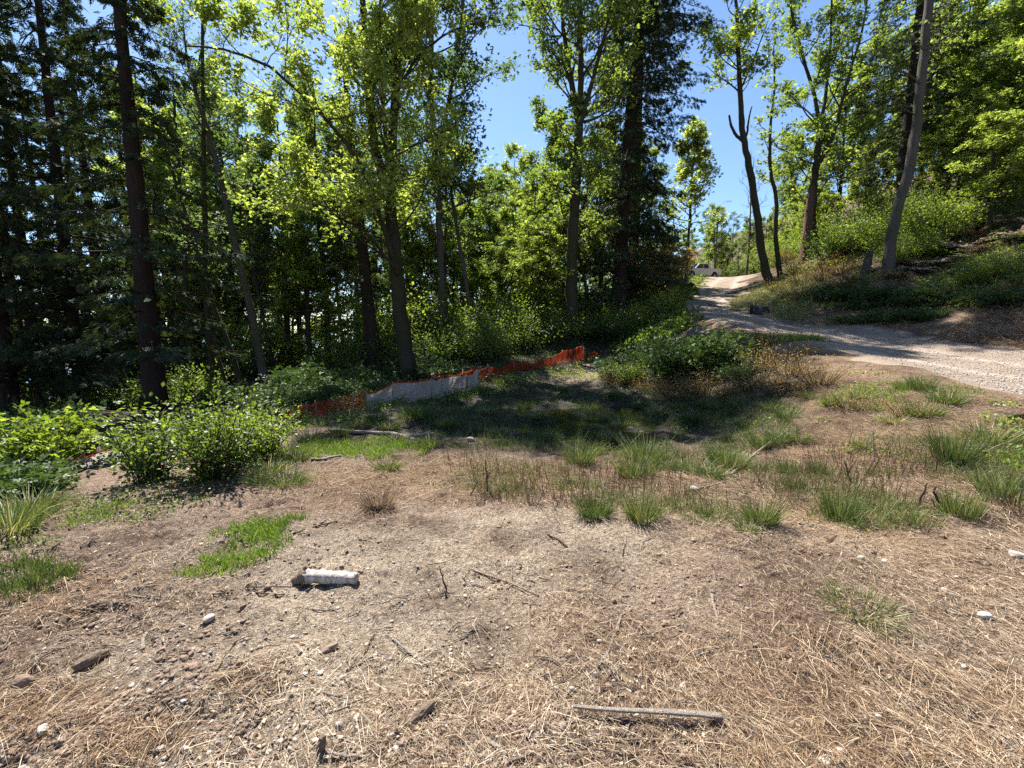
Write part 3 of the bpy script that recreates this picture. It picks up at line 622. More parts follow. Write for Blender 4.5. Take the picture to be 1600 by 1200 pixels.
def place_top(proto, px, Y, top, label, group, first=False):
    bb = gbase(px, Y); zt = P(px, top, Y)[2]; k = (zt - bb[2]) / HT[proto]
    k = max(.35, min(1.75, k)); w = k ** .6
    if first:
        proto.location = bb; proto.scale = (w, w, k); proto.rotation_euler = (0, 0, rg.random() * 6.28); proto['label'] = label; proto['group'] = group; return proto
    return copy_thing(proto, bb, rg.random() * 6.28, (w * rg.uniform(.9, 1.1), w, k), label, group)
GRP = {
 'mid': ('leafy maple in the bright green wall behind the orange fence', 'maples behind the orange fence'),
 'left': ('green alder or maple among the leaning stems between the cedars and the forked maple', 'trees between the cedars and the forked maple'),
 'cedL': ('dark cedar in the shaded wood around the big cedar trunk', 'cedars of the left wood'),
 'back': ('tree deep in the wood seen only through gaps between nearer trunks', 'trees deep in the wood'),
 'hill': ('lime green maple crowding the upper right hillside', 'maples on the right hillside'),
 'far': ('small far tree on the slope beyond the top of the road', 'far trees above the road'),
}
used = set()
BANDS = {'left': [(300, 'green tree between the big dark cedar and the slim pale alder'), (425, 'green tree crowding around the slim pale alder'), (560, 'green tree between the slim pale alder and the forked maple'), (9999, 'green tree close behind the forked maple')],
 'mid': [(775, 'bright maple above the bend of the orange fence'), (850, 'bright maple just left of the straight leafy maple'), (9999, 'bright maple between the straight leafy maple and the dark cedar')],
 'hill': [(1300, 'green maple directly behind the broken snag'), (1430, 'green maple beside the broad dark conifer'), (1520, 'lime maple right of the leaning grey trunk'), (1601, 'lime maple in the upper right corner of the wood'), (9999, 'lime maple reaching in from the right edge')],
 'back': [(250, 'tree deep in the shade left of the big dark cedar'), (640, 'tree deep in the shade between the big cedar and the forked maple'), (9999, 'tree deep in the wood behind the orange fence')],
 'cedL': [(120, 'dark cedar left of the big reddish-trunked cedar'), (240, 'dark cedar just behind the big reddish-trunked cedar'), (9999, 'dark cedar right of the big reddish-trunked cedar')],
 'far': [(1140, 'small far tree directly above the parked pickup'), (9999, 'small far tree above the crest of the road')]}
def many(key, protos, items):
    _, grp = GRP[key]
    for (px, Y, top) in items:
        lab = next(t for lim, t in BANDS[key] if px < lim)
        pr = protos[int(rg.integers(len(protos)))]
        place_top(pr, px, Y, top, lab, grp, pr not in used); used.add(pr)
many('cedL', [pc1, pc2], [(55,19,-30),(170,20,0),(-60,16,-40),(-150,22,-60),(252,25,110),(20,26,180),(95,24,150),(140,29,120),(210,30,110),(300,24,230),(-240,26,-20),(310,28,190),(400,33,200),(590,34,150),(470,30,300),(640,33,260)])
many('left', [pa1, pa2, pm2], [(325,24,150),(455,24,170),(270,22,170),(370,27,150),(430,21,250),(480,29,130),(510,23,160),(540,31,150),(560,25,200),(395,30,150),(345,32,150),(620,27,190),(655,30,190),(240,28,160),(700,27,200),(650,24,300),(485,20,330)])
many('mid', [pm1, pm2], [(835,27,290),(765,31,280),(800,36,290),(740,33,310),(860,33,180),(820,31,310),(790,25,400),(935,33,200),(880,28,330),(710,29,330),(845,23,440),(985,36,220)])
many('back', [pc1, pm1, pc2, pa1, pm2], [(x, float(rg.uniform(38, 62)), float(rg.uniform(230, 330))) for x in list(range(-140, 1030, 50))])
many('hill', [pm1, pm2], [(1480,33,-40),(1560,27,-60),(1640,21,-120),(1530,38,-20),(1600,33,-60),(1450,37,30),(1500,26,150),(1680,28,-120),(1340,38,60),(1405,40,-20),(1230,42,200),(1290,40,100),(1470,30,230),(1580,23,150),(1500,34,120),(1640,36,40),(1560,40,0),(1440,44,120),(1380,48,150),(1700,34,-40),(1520,22,260),(1600,27,200),(1450,28,280),(1250,36,300),(1760,24,-100),(1330,34,230),(1550,31,80),(1620,26,60)])
many('far', [pm2, pm1, pa1], [(1110,80,325),(1135,90,335),(1160,85,345),(1185,78,340),(1210,82,330),(1095,88,330),(1230,70,320),(1145,72,375),(1175,70,385),(1120,84,365),(1205,60,370),(1240,55,340),(1060,70,360),(1270,60,300),(1030,62,350),(1170,66,395),(1100,95,345),(1195,95,330),(1155,100,340)])
b = gbase(1158, 60)
decid('bare_tree', 61, [([(0,0,0),(.2,0,6),(0,0,11),(.1,0,16)], .16, .02)], b, 5, 3.0, 18, GBARK, ALDER, .15, .05, label='nearly leafless slim tree beyond the top of the road', cat='bare tree', lvl2=5, lvl3=4, per=2)
b = gbase(1112, 70)
decid('bare_tree', 62, [([(0,0,0),(-.2,0,5),(0,0,12.5)], .14, .02)], b, 5, 2.6, 14, GBARK, ALDER, .15, .2, label='small twiggy treetop poking above the far bushes', cat='bare tree', lvl2=4, lvl3=4, per=3)
# --- snag and stump post
def snag(name, px, Y, h, r, label, seed, mat):
    rng = np.random.default_rng(seed); bb = gbase(px, Y); T = MB(); m = 12; q = np.stack([np.linspace(0, .12, m), np.zeros(m), np.linspace(-.3, h, m)], 1)
    T.tube(q, np.linspace(r * 1.35, r * .8, m), 12, 0, True, .08, rng)
    root = empty(name, bb, label, 'dead tree'); T.build('trunk', mat, root, True)
    T = MB()
    for k in range(7):
        a = k * .9; c0 = np.array([.12 + r * .6 * math.cos(a), r * .6 * math.sin(a), h - .1]); T.tube([c0, c0 + [0.02, 0, rng.uniform(.15, .5)]], [r * .3, .01], 5)
    T.build('splinter', mat, root); return root
snag('broken_snag', 1246, 30, 4.6, .25, 'tall reddish broken-off dead trunk left of the three-stemmed maple', 3, SNAGB)
snag('tree_stump', 1340, 20, .85, .15, 'short grey stump post left of the leaning grey trunk', 4, GBARK)
snag('tree_stump', 1582, 19, .75, .3, 'weathered stump on the bank near the right edge', 6, SNAGB)

# ================================================================== SHRUBS
sh = [shrub('leafy_shrub', 71, 1.5, 1.1, (0, 0, 0), SHRUB, 'x', leaf=.085, nst=60, nl=44), shrub('bramble_bush', 72, 1.1, 1.3, (0, 0, 0), BRAMB, 'x', 'bramble', leaf=.09, nst=60, nl=46, arch=.7, tpl='triple'),
      shrub('leafy_shrub', 73, 2.2, 1.1, (0, 0, 0), SHRUB, 'x', leaf=.10, nst=50, nl=50, arch=.25), shrub('twiggy_shrub', 74, 1.0, .9, (0, 0, 0), RUSTY, 'x', 'shrub', leaf=.045, nst=80, nl=14, arch=.3)]
sused = [0] * 4
def put(k, x, y, sc, lab, grp=None, sq=1.0, z=0):
    if isinstance(lab, list):
        pxl = PR(x, y, float(H(x, y)))[0]; lab = next(t for lim, t in lab if pxl < lim)
    loc = (x, y, float(H(x, y)) - .03 + z); kk = (sc, sc, sc * sq)
    if not sused[k]:
        sused[k] = 1; o = sh[k]; o.location = loc; o.scale = kk; o.rotation_euler = (0, 0, rg.random() * 6); o['label'] = lab
        if grp: o['group'] = grp
        return o
    c = copy_thing(sh[k], loc, rg.random() * 6.28, kk, lab)
    if grp: c['group'] = grp
    elif 'group' in c: del c['group']
    return c
def putpx(k, px, py, sc, lab, grp=None, sq=1.0):
    p = G1(px, py); return put(k, p[0], p[1], sc, lab, grp, sq)
# near left bushes (own shapes)
def own(seed, px, py, h, r, leafm, lab, **kw):
    p = G1(px, py); return shrub(kw.pop('name', 'leafy_bush'), seed, h, r, (float(p[0]), float(p[1]), float(p[2]) - .03), leafm, lab, kw.pop('cat', 'bush'), **kw)
own(81, 335, 748, 1.05, .40, SHRUB, 'dense leafy bush at the edge of the dirt in front of the big cedar', leaf=.048, nst=80, nl=52, arch=.4)
own(82, 400, 720, .75, .34, SHRUB, 'grassy-edged bush touching the right side of the largest left bush', leaf=.045, nst=80, nl=50, arch=.3)
own(83, 240, 752, .9, .3, SHRUB, 'tall loose bush stems with broad leaves left of the densest bush', leaf=.06, nst=46, nl=34, arch=.25)
own(84, 70, 735, .95, .5, SHRUB, 'low bright bramble mound near the left edge', leaf=.07, nst=80, nl=40, arch=.5, tpl='triple', name='bramble_bush', cat='bramble')
own(85, 15, 775, .5, .5, BRAMB, 'small bramble cut off by the left edge beside the pale rushes', leaf=.06, nst=60, nl=36, arch=.6, tpl='triple', name='bramble_bush', cat='bramble')
own(86, 1065, 590, 1.45, .95, BRAMB, 'large dark bramble thicket at the back of the hollow below the road', leaf=.085, nst=110, nl=60, arch=.7, tpl='triple', name='bramble_bush', cat='bramble')
own(87, 1125, 590, 1.3, .7, BRAMB, 'bramble clump at the right end of the large dark thicket', leaf=.09, nst=90, nl=46, arch=.5, tpl='triple', name='bramble_bush', cat='bramble')
own(88, 990, 600, .75, .5, SHRUB, 'pale low bush left of the bramble thicket behind the green tube', leaf=.05, nst=90, nl=44, arch=.4)
p = P(1042, 455, 34)
b = gbase(1020, 27.5)
decid('rusty_shrub', 89, [([(0,0,0),(-.5,0,1.5),(-1,.2,3.2)], .07, .02), ([(0,0,0),(.4,.2,1.8),(.5,0,3.8)], .07, .02), ([(0,0,0),(.9,0,1.4),(1.6,0,2.8)], .06, .02), ([(0,0,0),(-.9,0,1.0),(-1.8,0,2.2)], .05, .02)], (b[0], b[1], b[2] - .2), .5, 1.3, 14, GBARK, RUSTY, .13, .9, label='yellow-brown rounded shrub left of the parked pickup', cat='shrub', per=6, lvl2=4, lvl3=4)
# thicket behind the fences; mostly darker bramble leaves, standing in for deeper shade
GS = ([(470, 'shaded bramble behind the left end of the drooping orange mesh'), (560, 'shaded bramble just behind the drooping orange mesh'), (640, 'shaded bramble at the foot of the forked maple on its left'), (9999, 'shaded undergrowth shrub right of the forked maple trunk')], 'undergrowth shrubs behind the silt fence')
for px, Y, k, sc in [(430,10.6,1,.6),(465,11,1,.6),(500,11.4,1,.65),(535,12,1,.65),(570,12.6,1,.5),(600,13.5,1,.6),(455,13,1,.7),(520,14,1,.7),(480,15,1,1.1),(560,15,1,.8),(590,16.5,1,.8),(400,12,1,.55),(375,13.5,1,.6),(345,13,1,.6),(680,16,1,.9),(700,18,0,1.1),(650,18,1,1),(620,19,0,1.2),(540,18,2,.9),(660,21,0,1.2),(720,20,2,.9)]:
    a, _ = ray(px, 560); put(k, float(a * Y), Y, sc, *GS)
GS = ([(815, 'bright leafy shrub behind the slumped middle of the orange fence'), (885, 'bright leafy shrub left of the straight leafy maple'), (960, 'leafy shrub between the straight leafy maple and the dark cedar'), (9999, 'leafy shrub right of the foot of the dark cedar')], 'shrubs behind the orange fence')
for px, Y, k, sc in [(745,18,0,1.0),(770,18,0,1.1),(790,20,2,1.0),(815,20,0,1.3),(835,22,2,1.1),(760,22,2,1.2),(860,21,0,1.2),(880,24,2,1.0),(905,21.5,0,1),(925,22.5,1,1.2),(945,23.5,0,1.1),(850,25,2,1.3),(800,24,2,1.2),(960,21.5,1,1.1),(985,21,0,1.1),(1010,22,0,1.0),(1030,25,2,.5),(990,27,0,1.0),(1012,26,0,.9),(1000,24,1,.9),(1050,25,0,.8),(1040,23,0,.8)]:
    a, _ = ray(px, 540); put(k, float(a * Y), Y, sc, *GS)
GS = ([(230, 'dense thicket deep in the shade left of the big reddish cedar trunk'), (420, 'dense thicket deep in the shade around the slanting stems'), (640, 'dense thicket deep in the shade left of the forked maple'), (820, 'dense thicket deep in the wood right of the forked maple'), (9999, 'dense thicket deep in the wood around the dark cedar')], 'thickets deep in the wood')
for i, px in enumerate(list(range(-120, 1010, 30)) + list(range(-130, 740, 36))):
    Y = rg.uniform(27, 42) if i < 38 else rg.uniform(20, 27); a, _ = ray(px, 540); put([0, 2, 1][i % 3], float(a * Y), Y, (rg.uniform(2.0, 3.2) if i < 38 else rg.uniform(1.3, 2.1)), *GS)
GS = ('shadowy low shrub under the left cedars', 'shrubs under the left cedars')
for px, Y, k, sc in [(130,15,0,.9),(180,15.5,0,1.0),(220,14.6,0,.8),(262,15,0,.9),(300,15,0,1),(120,17,2,1),(190,18,1,1.3),(60,18,0,1.2),(240,18,2,1.0),(-90,15,2,1),(-20,19,2,1.2)]:
    a, _ = ray(px, 600); put(k, float(a * Y), Y, sc, *GS)
GS = ([(1290, 'shrub on the bank just right of the bent black-trunked maple'), (1380, 'green shrub around the short grey stump post'), (9999, 'green shrub right of the leaning grey trunk base')], 'shrubs on the bank right of the road')
for px, py, k, sc in [(1270,400,0,1.6),(1300,405,0,1.8),(1325,400,0,1.6),(1350,395,0,1.7),(1400,390,0,1.6),(1430,375,0,1.8),(1455,365,0,1.7),(1365,385,2,1.2),(1290,385,2,1.4),(1240,425,3,1.5),(1260,445,3,1.6),(1215,455,3,1.2),(1290,440,3,1.7),(1320,430,3,1.6),(1480,352,2,1.4),(1415,360,2,1.5),(1250,470,3,1.3),(1300,470,1,1.0),(1330,455,3,1.5)]:
    putpx(k, px, py, sc * .8, *GS)
GS = ([(1350, 'lime shrub behind the broken snag and short stump'), (1500, 'lime shrub behind the leaning grey trunk'), (9999, 'lime shrub in the upper right greenery under the maples')], 'shrubs high on the right hillside')
for i in range(46):
    px = rg.uniform(1220, 1900); Y = rg.uniform(21, 36) + (4 if px < 1350 else 0); a, _ = ray(px, 350); put([0, 2, 0][i % 3], float(a * Y), Y, rg.uniform(.7, 1.3), *GS)
GS = ([(1400, 'low bramble on the shaded bank above the bend of the road'), (1490, 'low bramble in the middle of the right-hand bank'), (9999, 'low bramble above the bare brown earth at the right edge')], 'brambles on the bank at the right')
for px, py, k, sc in [(1350,485,1,.8),(1380,470,1,.95),(1420,480,1,.9),(1400,500,1,.75),(1450,470,1,1),(1370,505,1,.7),(1500,455,0,.75),(1530,445,0,.8),(1560,440,0,.8),(1590,435,0,.8),(1540,475,1,.7),(1575,480,1,.7),(1490,480,1,.75),(1600,470,1,.8),(1330,505,1,.6),(1610,450,0,.7),(1340,470,1,1.0),(1440,500,1,.7),(1515,430,0,.7),(1560,420,0,.7)]:
    putpx(k, px, py, sc * .8, *GS)
GS = ([(1170, 'small twiggy shrub touching the right side of the bramble thicket'), (1260, 'small twiggy shrub on the slope below the grassy road lip'), (9999, 'small twiggy shrub on the upper bank beside the road')], 'weedy shrubs on the slope below the road')
for px, py, k, sc in [(1165,570,3,.9),(1200,580,3,.8),(1180,610,3,.7),(1240,590,3,.7),(1150,545,0,.5),(1185,545,3,.8),(1280,600,3,.55),(1220,620,3,.6),(1140,620,3,.6),(1330,640,3,.4),(1420,650,3,.35),(1100,620,3,.7),(1060,625,3,.7),(960,600,3,.7),(1255,555,3,.45)]:
    putpx(k, px, py, sc, *GS)
GS = ('dark bramble merged into the edge of the large thicket below the road', 'brambles around the large thicket')
for px, py, k, sc in [(975,590,1,.7),(1020,575,1,.9),(1090,560,1,.9),(1140,560,1,.75),(1010,610,3,.6),(1095,612,3,.7),(960,575,1,.6),(1165,590,1,.5),(1050,555,1,.9),(1130,540,1,.6),(1045,612,3,.6)]:
    putpx(k, px, py, sc, *GS)
GS = ('bush beside the sunny foot of the uphill road', 'bushes along the left side of the uphill road')
for px, Y, k, sc in [(1062,20.5,1,.7),(1056,24,0,.7),(1060,27,0,.6),(1066,31,0,.6)]:
    a, _ = ray(px, 480); put(k, float(a * Y), Y, sc, *GS)
GS = ('far round bush on the crest beside the top of the road', 'bushes at the top of the road')
for px, Y, k, sc in [(1205,58,2,1.8),(1222,50,2,1.8),(1198,66,2,1.8),(1235,45,2,1.6),(1180,72,2,2),(1130,84,2,2),(1150,80,2,2),(1245,38,0,2),(1225,36,3,1.8)]:
    a, _ = ray(px, 440); put(k, float(a * Y), Y, sc, *GS)

# ================================================================== STUFF: litter, grass, weeds
def px_sample(rng, N, poly, bias=1.0):
    xs = [p[0] for p in poly]; ys = [p[1] for p in poly]; out = []
    while sum(map(len, out)) < N:
        q = np.stack([rng.uniform(min(xs), max(xs), N * 2), min(ys) + (max(ys) - min(ys)) * rng.random(N * 2) ** bias], 1)
        out.append(q[inpoly(q[:, 0], q[:, 1], poly)])
    q = np.concatenate(out)[:N]; g_ = G(q[:, 0], q[:, 1]); return g_[~np.isnan(g_).any(1)]
def heading(rng, P_, sc=.8, s=0):
    return 6.28 * 1.6 * fbm(P_[:, 0] * sc, P_[:, 1] * sc, 2, 200 + s) + rng.normal(size=len(P_)) * 1.0
# straw lying on the dirt
rng = np.random.default_rng(101)
p = px_sample(rng, 240000, [(-380,860),(0,800),(300,770),(500,700),(900,690),(1200,690),(1500,700),(1980,740),(1980,1235),(-380,1235)], .8)
den = np.clip(.30 + 1.1 * fbm(p[:, 0] * 2.2, p[:, 1] * 2.2, 3, 120) + .8 * fbm(p[:, 0] * .8, p[:, 1] * .8, 2, 130) + .16 * np.clip(p[:, 0], -1, 2) - .35 * sandm(p[:, 0], p[:, 1]) - .02, .04, 1)
p = p[rng.random(len(p)) < den]; N_ = len(p); hd = heading(rng, p)
d = np.stack([np.cos(hd), np.sin(hd), rng.normal(size=N_) * .08 + .05], 1); Lr = rng.gamma(2.0, .018, N_) * (1 + .12 * p[:, 1]); wd = rng.uniform(.0008, .0021, N_) * (1 + .18 * p[:, 1])
p[:, 2] += rng.random(N_) * .018 + .002
rus = np.clip(fbm(p[:, 0] * 1.4, p[:, 1] * 1.4, 3, 140), 0, 1)
Vb, Qb, tb = blades(rng, p, d, Lr, wd, rng.uniform(0, .25, N_), 2, np.clip(rng.beta(2.3, 2.4, N_) - .7 * rus, 0, 1))
tag(mk('straw_litter', Vb, [Qb], DRY, tb), 'pale dry straw and needles scattered over the dirt', 'straw', kind='stuff')
p = px_sample(rng, 70000, [(-380,860),(0,800),(300,770),(500,720),(900,720),(1200,720),(1500,760),(1980,780),(1980,1235),(-380,1235)], .75)
p = p[rng.random(len(p)) < np.clip(.10 + 1.5 * fbm(p[:, 0] * 1.1, p[:, 1] * 1.1, 3, 125) + .2 * p[:, 0] - .3 * sandm(p[:, 0], p[:, 1]), .04, 1)]; N_ = len(p); hd = heading(rng, p, .6, 9)
d = np.stack([np.cos(hd), np.sin(hd), rng.random(N_) * .15], 1); p[:, 2] += rng.random(N_) * .03
Vb, Qb, tb = blades(rng, p, d, rng.gamma(3, .030, N_), rng.uniform(.0008, .0019, N_) * (1 + .15 * p[:, 1]), rng.uniform(.1, .4, N_), 3, np.clip(rng.beta(3.5, 1.6, N_), 0, 1))
tag(mk('loose_straw', Vb, [Qb], DRY, tb), 'longer pale straw lying loose on top of the litter', 'straw', kind='stuff')
# rusty mats
p = px_sample(rng, 95000, [(-200,850),(500,700),(900,690),(1900,740),(1900,1235),(-200,1235)], .8)
cen = [(880,975,.22,.14),(1170,1075,.3,.13),(1300,1020,.3,.15),(1340,1100,.35,.12),(150,925,.35,.16),(60,960,.3,.12),(60,1130,.25,.1),(1560,1090,.35,.12),(1450,1060,.4,.1),(370,1075,.12,.06),(1150,850,.5,.25),(1060,1000,.3,.12),(590,790,.35,.25),(1400,1170,.4,.1),(1500,880,.4,.2),(200,1180,.2,.06),(1230,1190,.3,.1)]
wgt = np.zeros(len(p))
for cx, cy_, rx, ry in cen: wgt = np.maximum(wgt, gblob(p[:, 0], p[:, 1], cx, cy_, rx, ry * 1.6))
p = p[rng.random(len(p)) < .75 * wgt]; N_ = len(p); hd = heading(rng, p, 1.3, 5) * .8
d = np.stack([np.cos(hd), np.sin(hd), rng.random(N_) * .25], 1); p[:, 2] += rng.random(N_) * .035
Vb, Qb, tb = blades(rng, p, d, rng.gamma(3, .034, N_), rng.uniform(.0009, .0022, N_) * (1 + .2 * p[:, 1]), rng.uniform(.1, .6, N_), 3, rng.beta(2, 1.6, N_))
tag(mk('dried_grass_mat', Vb, [Qb], REDDRY, tb), 'matted rusty brown dead grass lying in heaps', 'dead grass', kind='stuff')
# straw over the middle ground and the right bank
p = px_sample(rng, 110000, [(300,760),(480,690),(700,660),(1100,690),(1240,600),(1330,560),(1500,600),(1900,640),(1980,780),(1500,800),(900,800)])
den = np.clip(drym(p[:, 0], p[:, 1]) * 1.2 + .15, 0, 1) * (1 - .8 * pondm(p[:, 0], p[:, 1])) * ~road_mask(p[:, 0], p[:, 1])
p = p[rng.random(len(p)) < den]; N_ = len(p); hd = heading(rng, p)
d = np.stack([np.cos(hd), np.sin(hd), rng.uniform(0, .5, N_)], 1)
Vb, Qb, tb = blades(rng, p, d, rng.gamma(2.5, .045, N_), rng.uniform(.0015, .0035, N_) * (1 + .06 * p[:, 1]), rng.uniform(.1, .6, N_), 2, np.clip(rng.beta(2.4, 2.2, N_), 0, 1))
tag(mk('dry_grass', Vb, [Qb], DRY, tb), 'flattened pale dry grass on the bank and around the hollow', 'dry grass', kind='stuff')
# dead cut stalks standing up
p = px_sample(rng, 4500, [(690,720),(760,690),(1000,720),(1250,700),(1480,690),(1500,790),(1300,800),(1000,800),(760,790)])
p = p[(fbm(p[:, 0] * 1.5, p[:, 1] * 1.5, 3, 150) > .02)]; N_ = len(p)
d = rng.normal(size=(N_, 3)) * .22; d[:, 2] = 1
Vb, Qb, tb = blades(rng, p, d, rng.gamma(3, .05, N_), rng.uniform(.004, .008, N_), rng.uniform(0, .1, N_), 2, rng.random(N_) * .35)
tag(mk('dead_stalks', Vb, [Qb], DRY, tb), 'short dark dead stalks standing in the dry grass', 'stalks', kind='stuff')
# green grass patches
def grass_patch(seed, cx, cy_, rx, ry, N, h, lab, wz_=1.0, mat=GRASS, name='grass_patch', kind='stuff', thr=-.1):
    rng = np.random.default_rng(seed); c = G1(cx, cy_); an = rng.random(N) * 6.283; r_ = np.sqrt(rng.random(N))
    x = c[0] + rx * r_ * np.cos(an); y = c[1] + ry * r_ * np.sin(an); k = (fbm(x * 3.5, y * 3.5, 4, seed, .65) + .5 * (.75 - r_) + rng.normal(size=N) * .2 > thr + .1); x = x[k]; y = y[k]; M = len(x)
    d = rng.normal(size=(M, 3)) * .35; d[:, 2] = 1
    Vb, Qb, tb = blades(rng, np.stack([x, y, H(x, y)], 1), d, h * rng.uniform(.4, 1.2, M), rng.uniform(.003, .006, M) * (1 + .05 * c[1]), rng.uniform(.1, .6, M), 3, rng.beta(2, 2, M))
    return tag(mk(name, Vb, [Qb], mat, tb), lab, 'grass', kind=kind)
grass_patch(1, 405, 845, .36, .42, 5200, .10, 'bright green grass strip right of the low hollow on the left dirt')
grass_patch(2, 335, 890, .30, .14, 1500, .07, 'thin yellowish grass fringe below the bright green strip')
grass_patch(3, 555, 705, 1.15, .7, 9000, .13, 'bright green lawn-like patch in front of the fallen pale branch')
grass_patch(4, 120, 810, .8, .3, 3000, .10, 'thin green grass along the left bush line')
grass_patch(5, 20, 915, .35, .25, 2600, .16, 'grey-green grass clump at the left edge', mat=RUSH)
grass_patch(6, 1225, 530, 1.3, .9, 5000, .28, 'bright green grass lip on the edge of the road above the hollow')
grass_patch(7, 1400, 615, 1.2, .7, 3500, .16, 'patchy green grass on the shoulder of the road', thr=0.0)
# weedy cover
def weeds(seed, poly, N, size, lift, mat, lab, name='low_weeds', tpl='kite', s0=4, thr=.0, cond=None, up=.9, dsc=.05):
    rng = np.random.default_rng(seed); p = px_sample(rng, N, poly)
    k = fbm(p[:, 0] * 1.2, p[:, 1] * 1.2, 3, seed) > thr; k &= ~road_mask(p[:, 0], p[:, 1])
    if cond is not None: k &= cond(p)
    p = p[k]; M = len(p); hmp = np.clip(.6 + fbm(p[:, 0] * 2, p[:, 1] * 2, 2, seed + 3) * 1.4, .1, 1.5)
    p[:, 2] += lift * rng.random(M) * hmp; ax = rng.normal(size=(M, 3)); nr = rng.normal(size=(M, 3)) * .5; nr[:, 2] += up
    Vl, Tl, tt = leaves(rng, p, size * rng.uniform(.5, 1.3, M) * (1 + dsc * p[:, 1]), ax, nr, tpl, rng.beta(2, 2.5, M))
    return tag(mk(name, Vl, [Tl], mat, tt), lab, 'weeds', kind='stuff')
weeds(201, [(640,640),(760,600),(1000,580),(1150,620),(1180,690),(1000,700),(700,700)], 26000, .030, .07, BRAMB, 'dark green creeping weeds over the shaded wet hollow', cond=lambda p: p[:, 1] < 16)
weeds(202, [(150,700),(430,640),(560,610),(700,560),(940,520),(1040,480),(1040,560),(940,575),(700,610),(430,680),(100,740),(-380,760),(-380,600),(150,640)], 60000, .036, .30, BRAMB, 'ivy and low greenery covering the forest floor behind the fences', name='forest_undergrowth', thr=-.2)
weeds(203, [(1140,540),(1240,530),(1330,560),(1500,620),(1700,650),(1700,800),(1400,720),(1200,700),(1100,640)], 12000, .035, .10, SHRUB, 'scattered low green weeds on the bank below the road', thr=.17)
weeds(204, [(1190,460),(1230,400),(1330,370),(1480,340),(1700,330),(1980,350),(1980,500),(1600,480),(1500,490),(1400,515),(1250,500)], 60000, .05, .3, SHRUB, 'low greenery covering the bank right of the road', thr=-.02)
weeds(205, [(940,520),(1090,400),(1110,440),(1075,480),(1100,500),(1000,560),(960,560)], 30000, .07, .5, SHRUB, 'leafy ground cover beside the uphill road', thr=-.25)
weeds(206, [(650,760),(900,700),(1500,700),(1600,800),(1250,850),(900,800)], 2600, .022, .04, SHRUB, 'tiny pale green seedlings among the dry stalks', thr=.12)
weeds(207, [(-380,880),(0,800),(260,740),(430,730),(300,800),(0,880)], 7000, .016, .07, SHRUB, 'weeds along the foot of the left bushes', thr=.0)
weeds(208, [(440,668),(570,640),(690,612),(750,600),(850,580),(930,563),(1000,570),(1000,600),(900,592),(760,618),(690,632),(570,662),(440,690)], 16000, .028, .22, SHRUB, 'weeds grown up against the foot of the fences', thr=-.05)
def fern(seed, mat):
    rng = np.random.default_rng(seed); n_ = 34; an = rng.random(n_) * 6.283; V_, F_, A_ = [], [], []
    k = 12; C = []; AX = []; SZ = []
    for i in range(n_):
        L_f = rng.uniform(.45, .85); o = np.array([math.cos(an[i]), math.sin(an[i]), 0]); e = rng.uniform(.5, 1.1)
        for j in range(1, k):
            t = j / k; pnt = o * L_f * t * math.cos(e * (1 - t * .8)) + np.array([0, 0, L_f * (math.sin(e) * t - .55 * t * t)])
            for sgn in (1, -1):
                sdv = np.cross(o, [0, 0, 1]) * sgn; C.append(pnt); AX.append(sdv + o * .5 + [0, 0, -.15]); SZ.append(.16 * L_f * (1.15 - t) * 1.6 * min(1, t * 4))
    C = np.array(C); Vl, Tl, tt = leaves(rng, C, np.array(SZ), np.array(AX), np.tile([0, 0, 1.], (len(C), 1)) + rng.normal(size=(len(C), 3)) * .15, 'kite')
    T = MB(); T.add(Vl, Tl, tt)
    for i in range(n_):
        q_ = C[i * 2 * (k - 1):(i + 1) * 2 * (k - 1):2]; T.tube(np.concatenate([[[0, 0, -.05]], q_]), np.linspace(.007, .002, len(q_) + 1), 4, .5)
    return T.build('sword_fern', mat)
fr_ = [fern(501, SHRUB), fern(502, DRY)]; fu = [0, 0]
for px, py, k, sc in [(1400,440,1,1),(1430,430,1,1.1),(1455,420,1,1.2),(1480,408,0,1.1),(1500,395,1,1.3),(1525,388,1,1.2),(1545,378,0,1.2),(1570,372,1,1.2),(1590,380,1,1.1),(1510,410,1,1),(1470,395,1,1.2),(1440,405,0,1.1),(1415,420,1,1),(1360,430,1,.9),(1310,415,0,.9),(1330,445,1,.9),(1285,460,0,.9),(1540,400,1,1),(1490,375,0,1.2),(1560,355,0,1.3),(1520,365,1,1.2),(1595,350,0,1.3)]:
    o = fr_[k] if not fu[k] else fr_[k].copy()
    if fu[k]: COL.objects.link(o)
    fu[k] = 1; q = G1(px, py); o.location = (q[0], q[1], q[2] + .05); o.scale = (sc, sc, sc); o.rotation_euler = (.25 * rg.normal(), .25 * rg.normal() , rg.random() * 6)
    tag(o, ('brown dead fern on the bank right of the leaning grey trunk' if k else 'green fern on the bank right of the leaning grey trunk') if px > 1385 else ('brown dead fern on the bank left of the leaning grey trunk' if k else 'green fern on the bank left of the leaning grey trunk'), 'fern', 'ferns on the right bank')
# dry bracken and grass on the hillside
p = px_sample(rng, 90000, [(1130,470),(1200,420),(1330,380),(1500,350),(1980,350),(1980,600),(1600,545),(1400,525),(1250,505),(1140,488)])
p = p[~road_mask(p[:, 0], p[:, 1]) & (fbm(p[:, 0] * .7, p[:, 1] * .7, 3, 160) > -.05)]; N_ = len(p)
d = rng.normal(size=(N_, 3)) * .7; d[:, 2] = rng.uniform(.1, 1, N_); d[:, 0] -= .3
Vb, Qb, tb = blades(rng, p, d, rng.gamma(3, .12, N_), rng.uniform(.006, .016, N_), rng.uniform(.2, .9, N_), 3, rng.beta(2, 2, N_))
tag(mk('dry_bracken', Vb, [Qb], DRY, tb), 'brown dead bracken and straw on the bank above the road', 'bracken', kind='stuff')
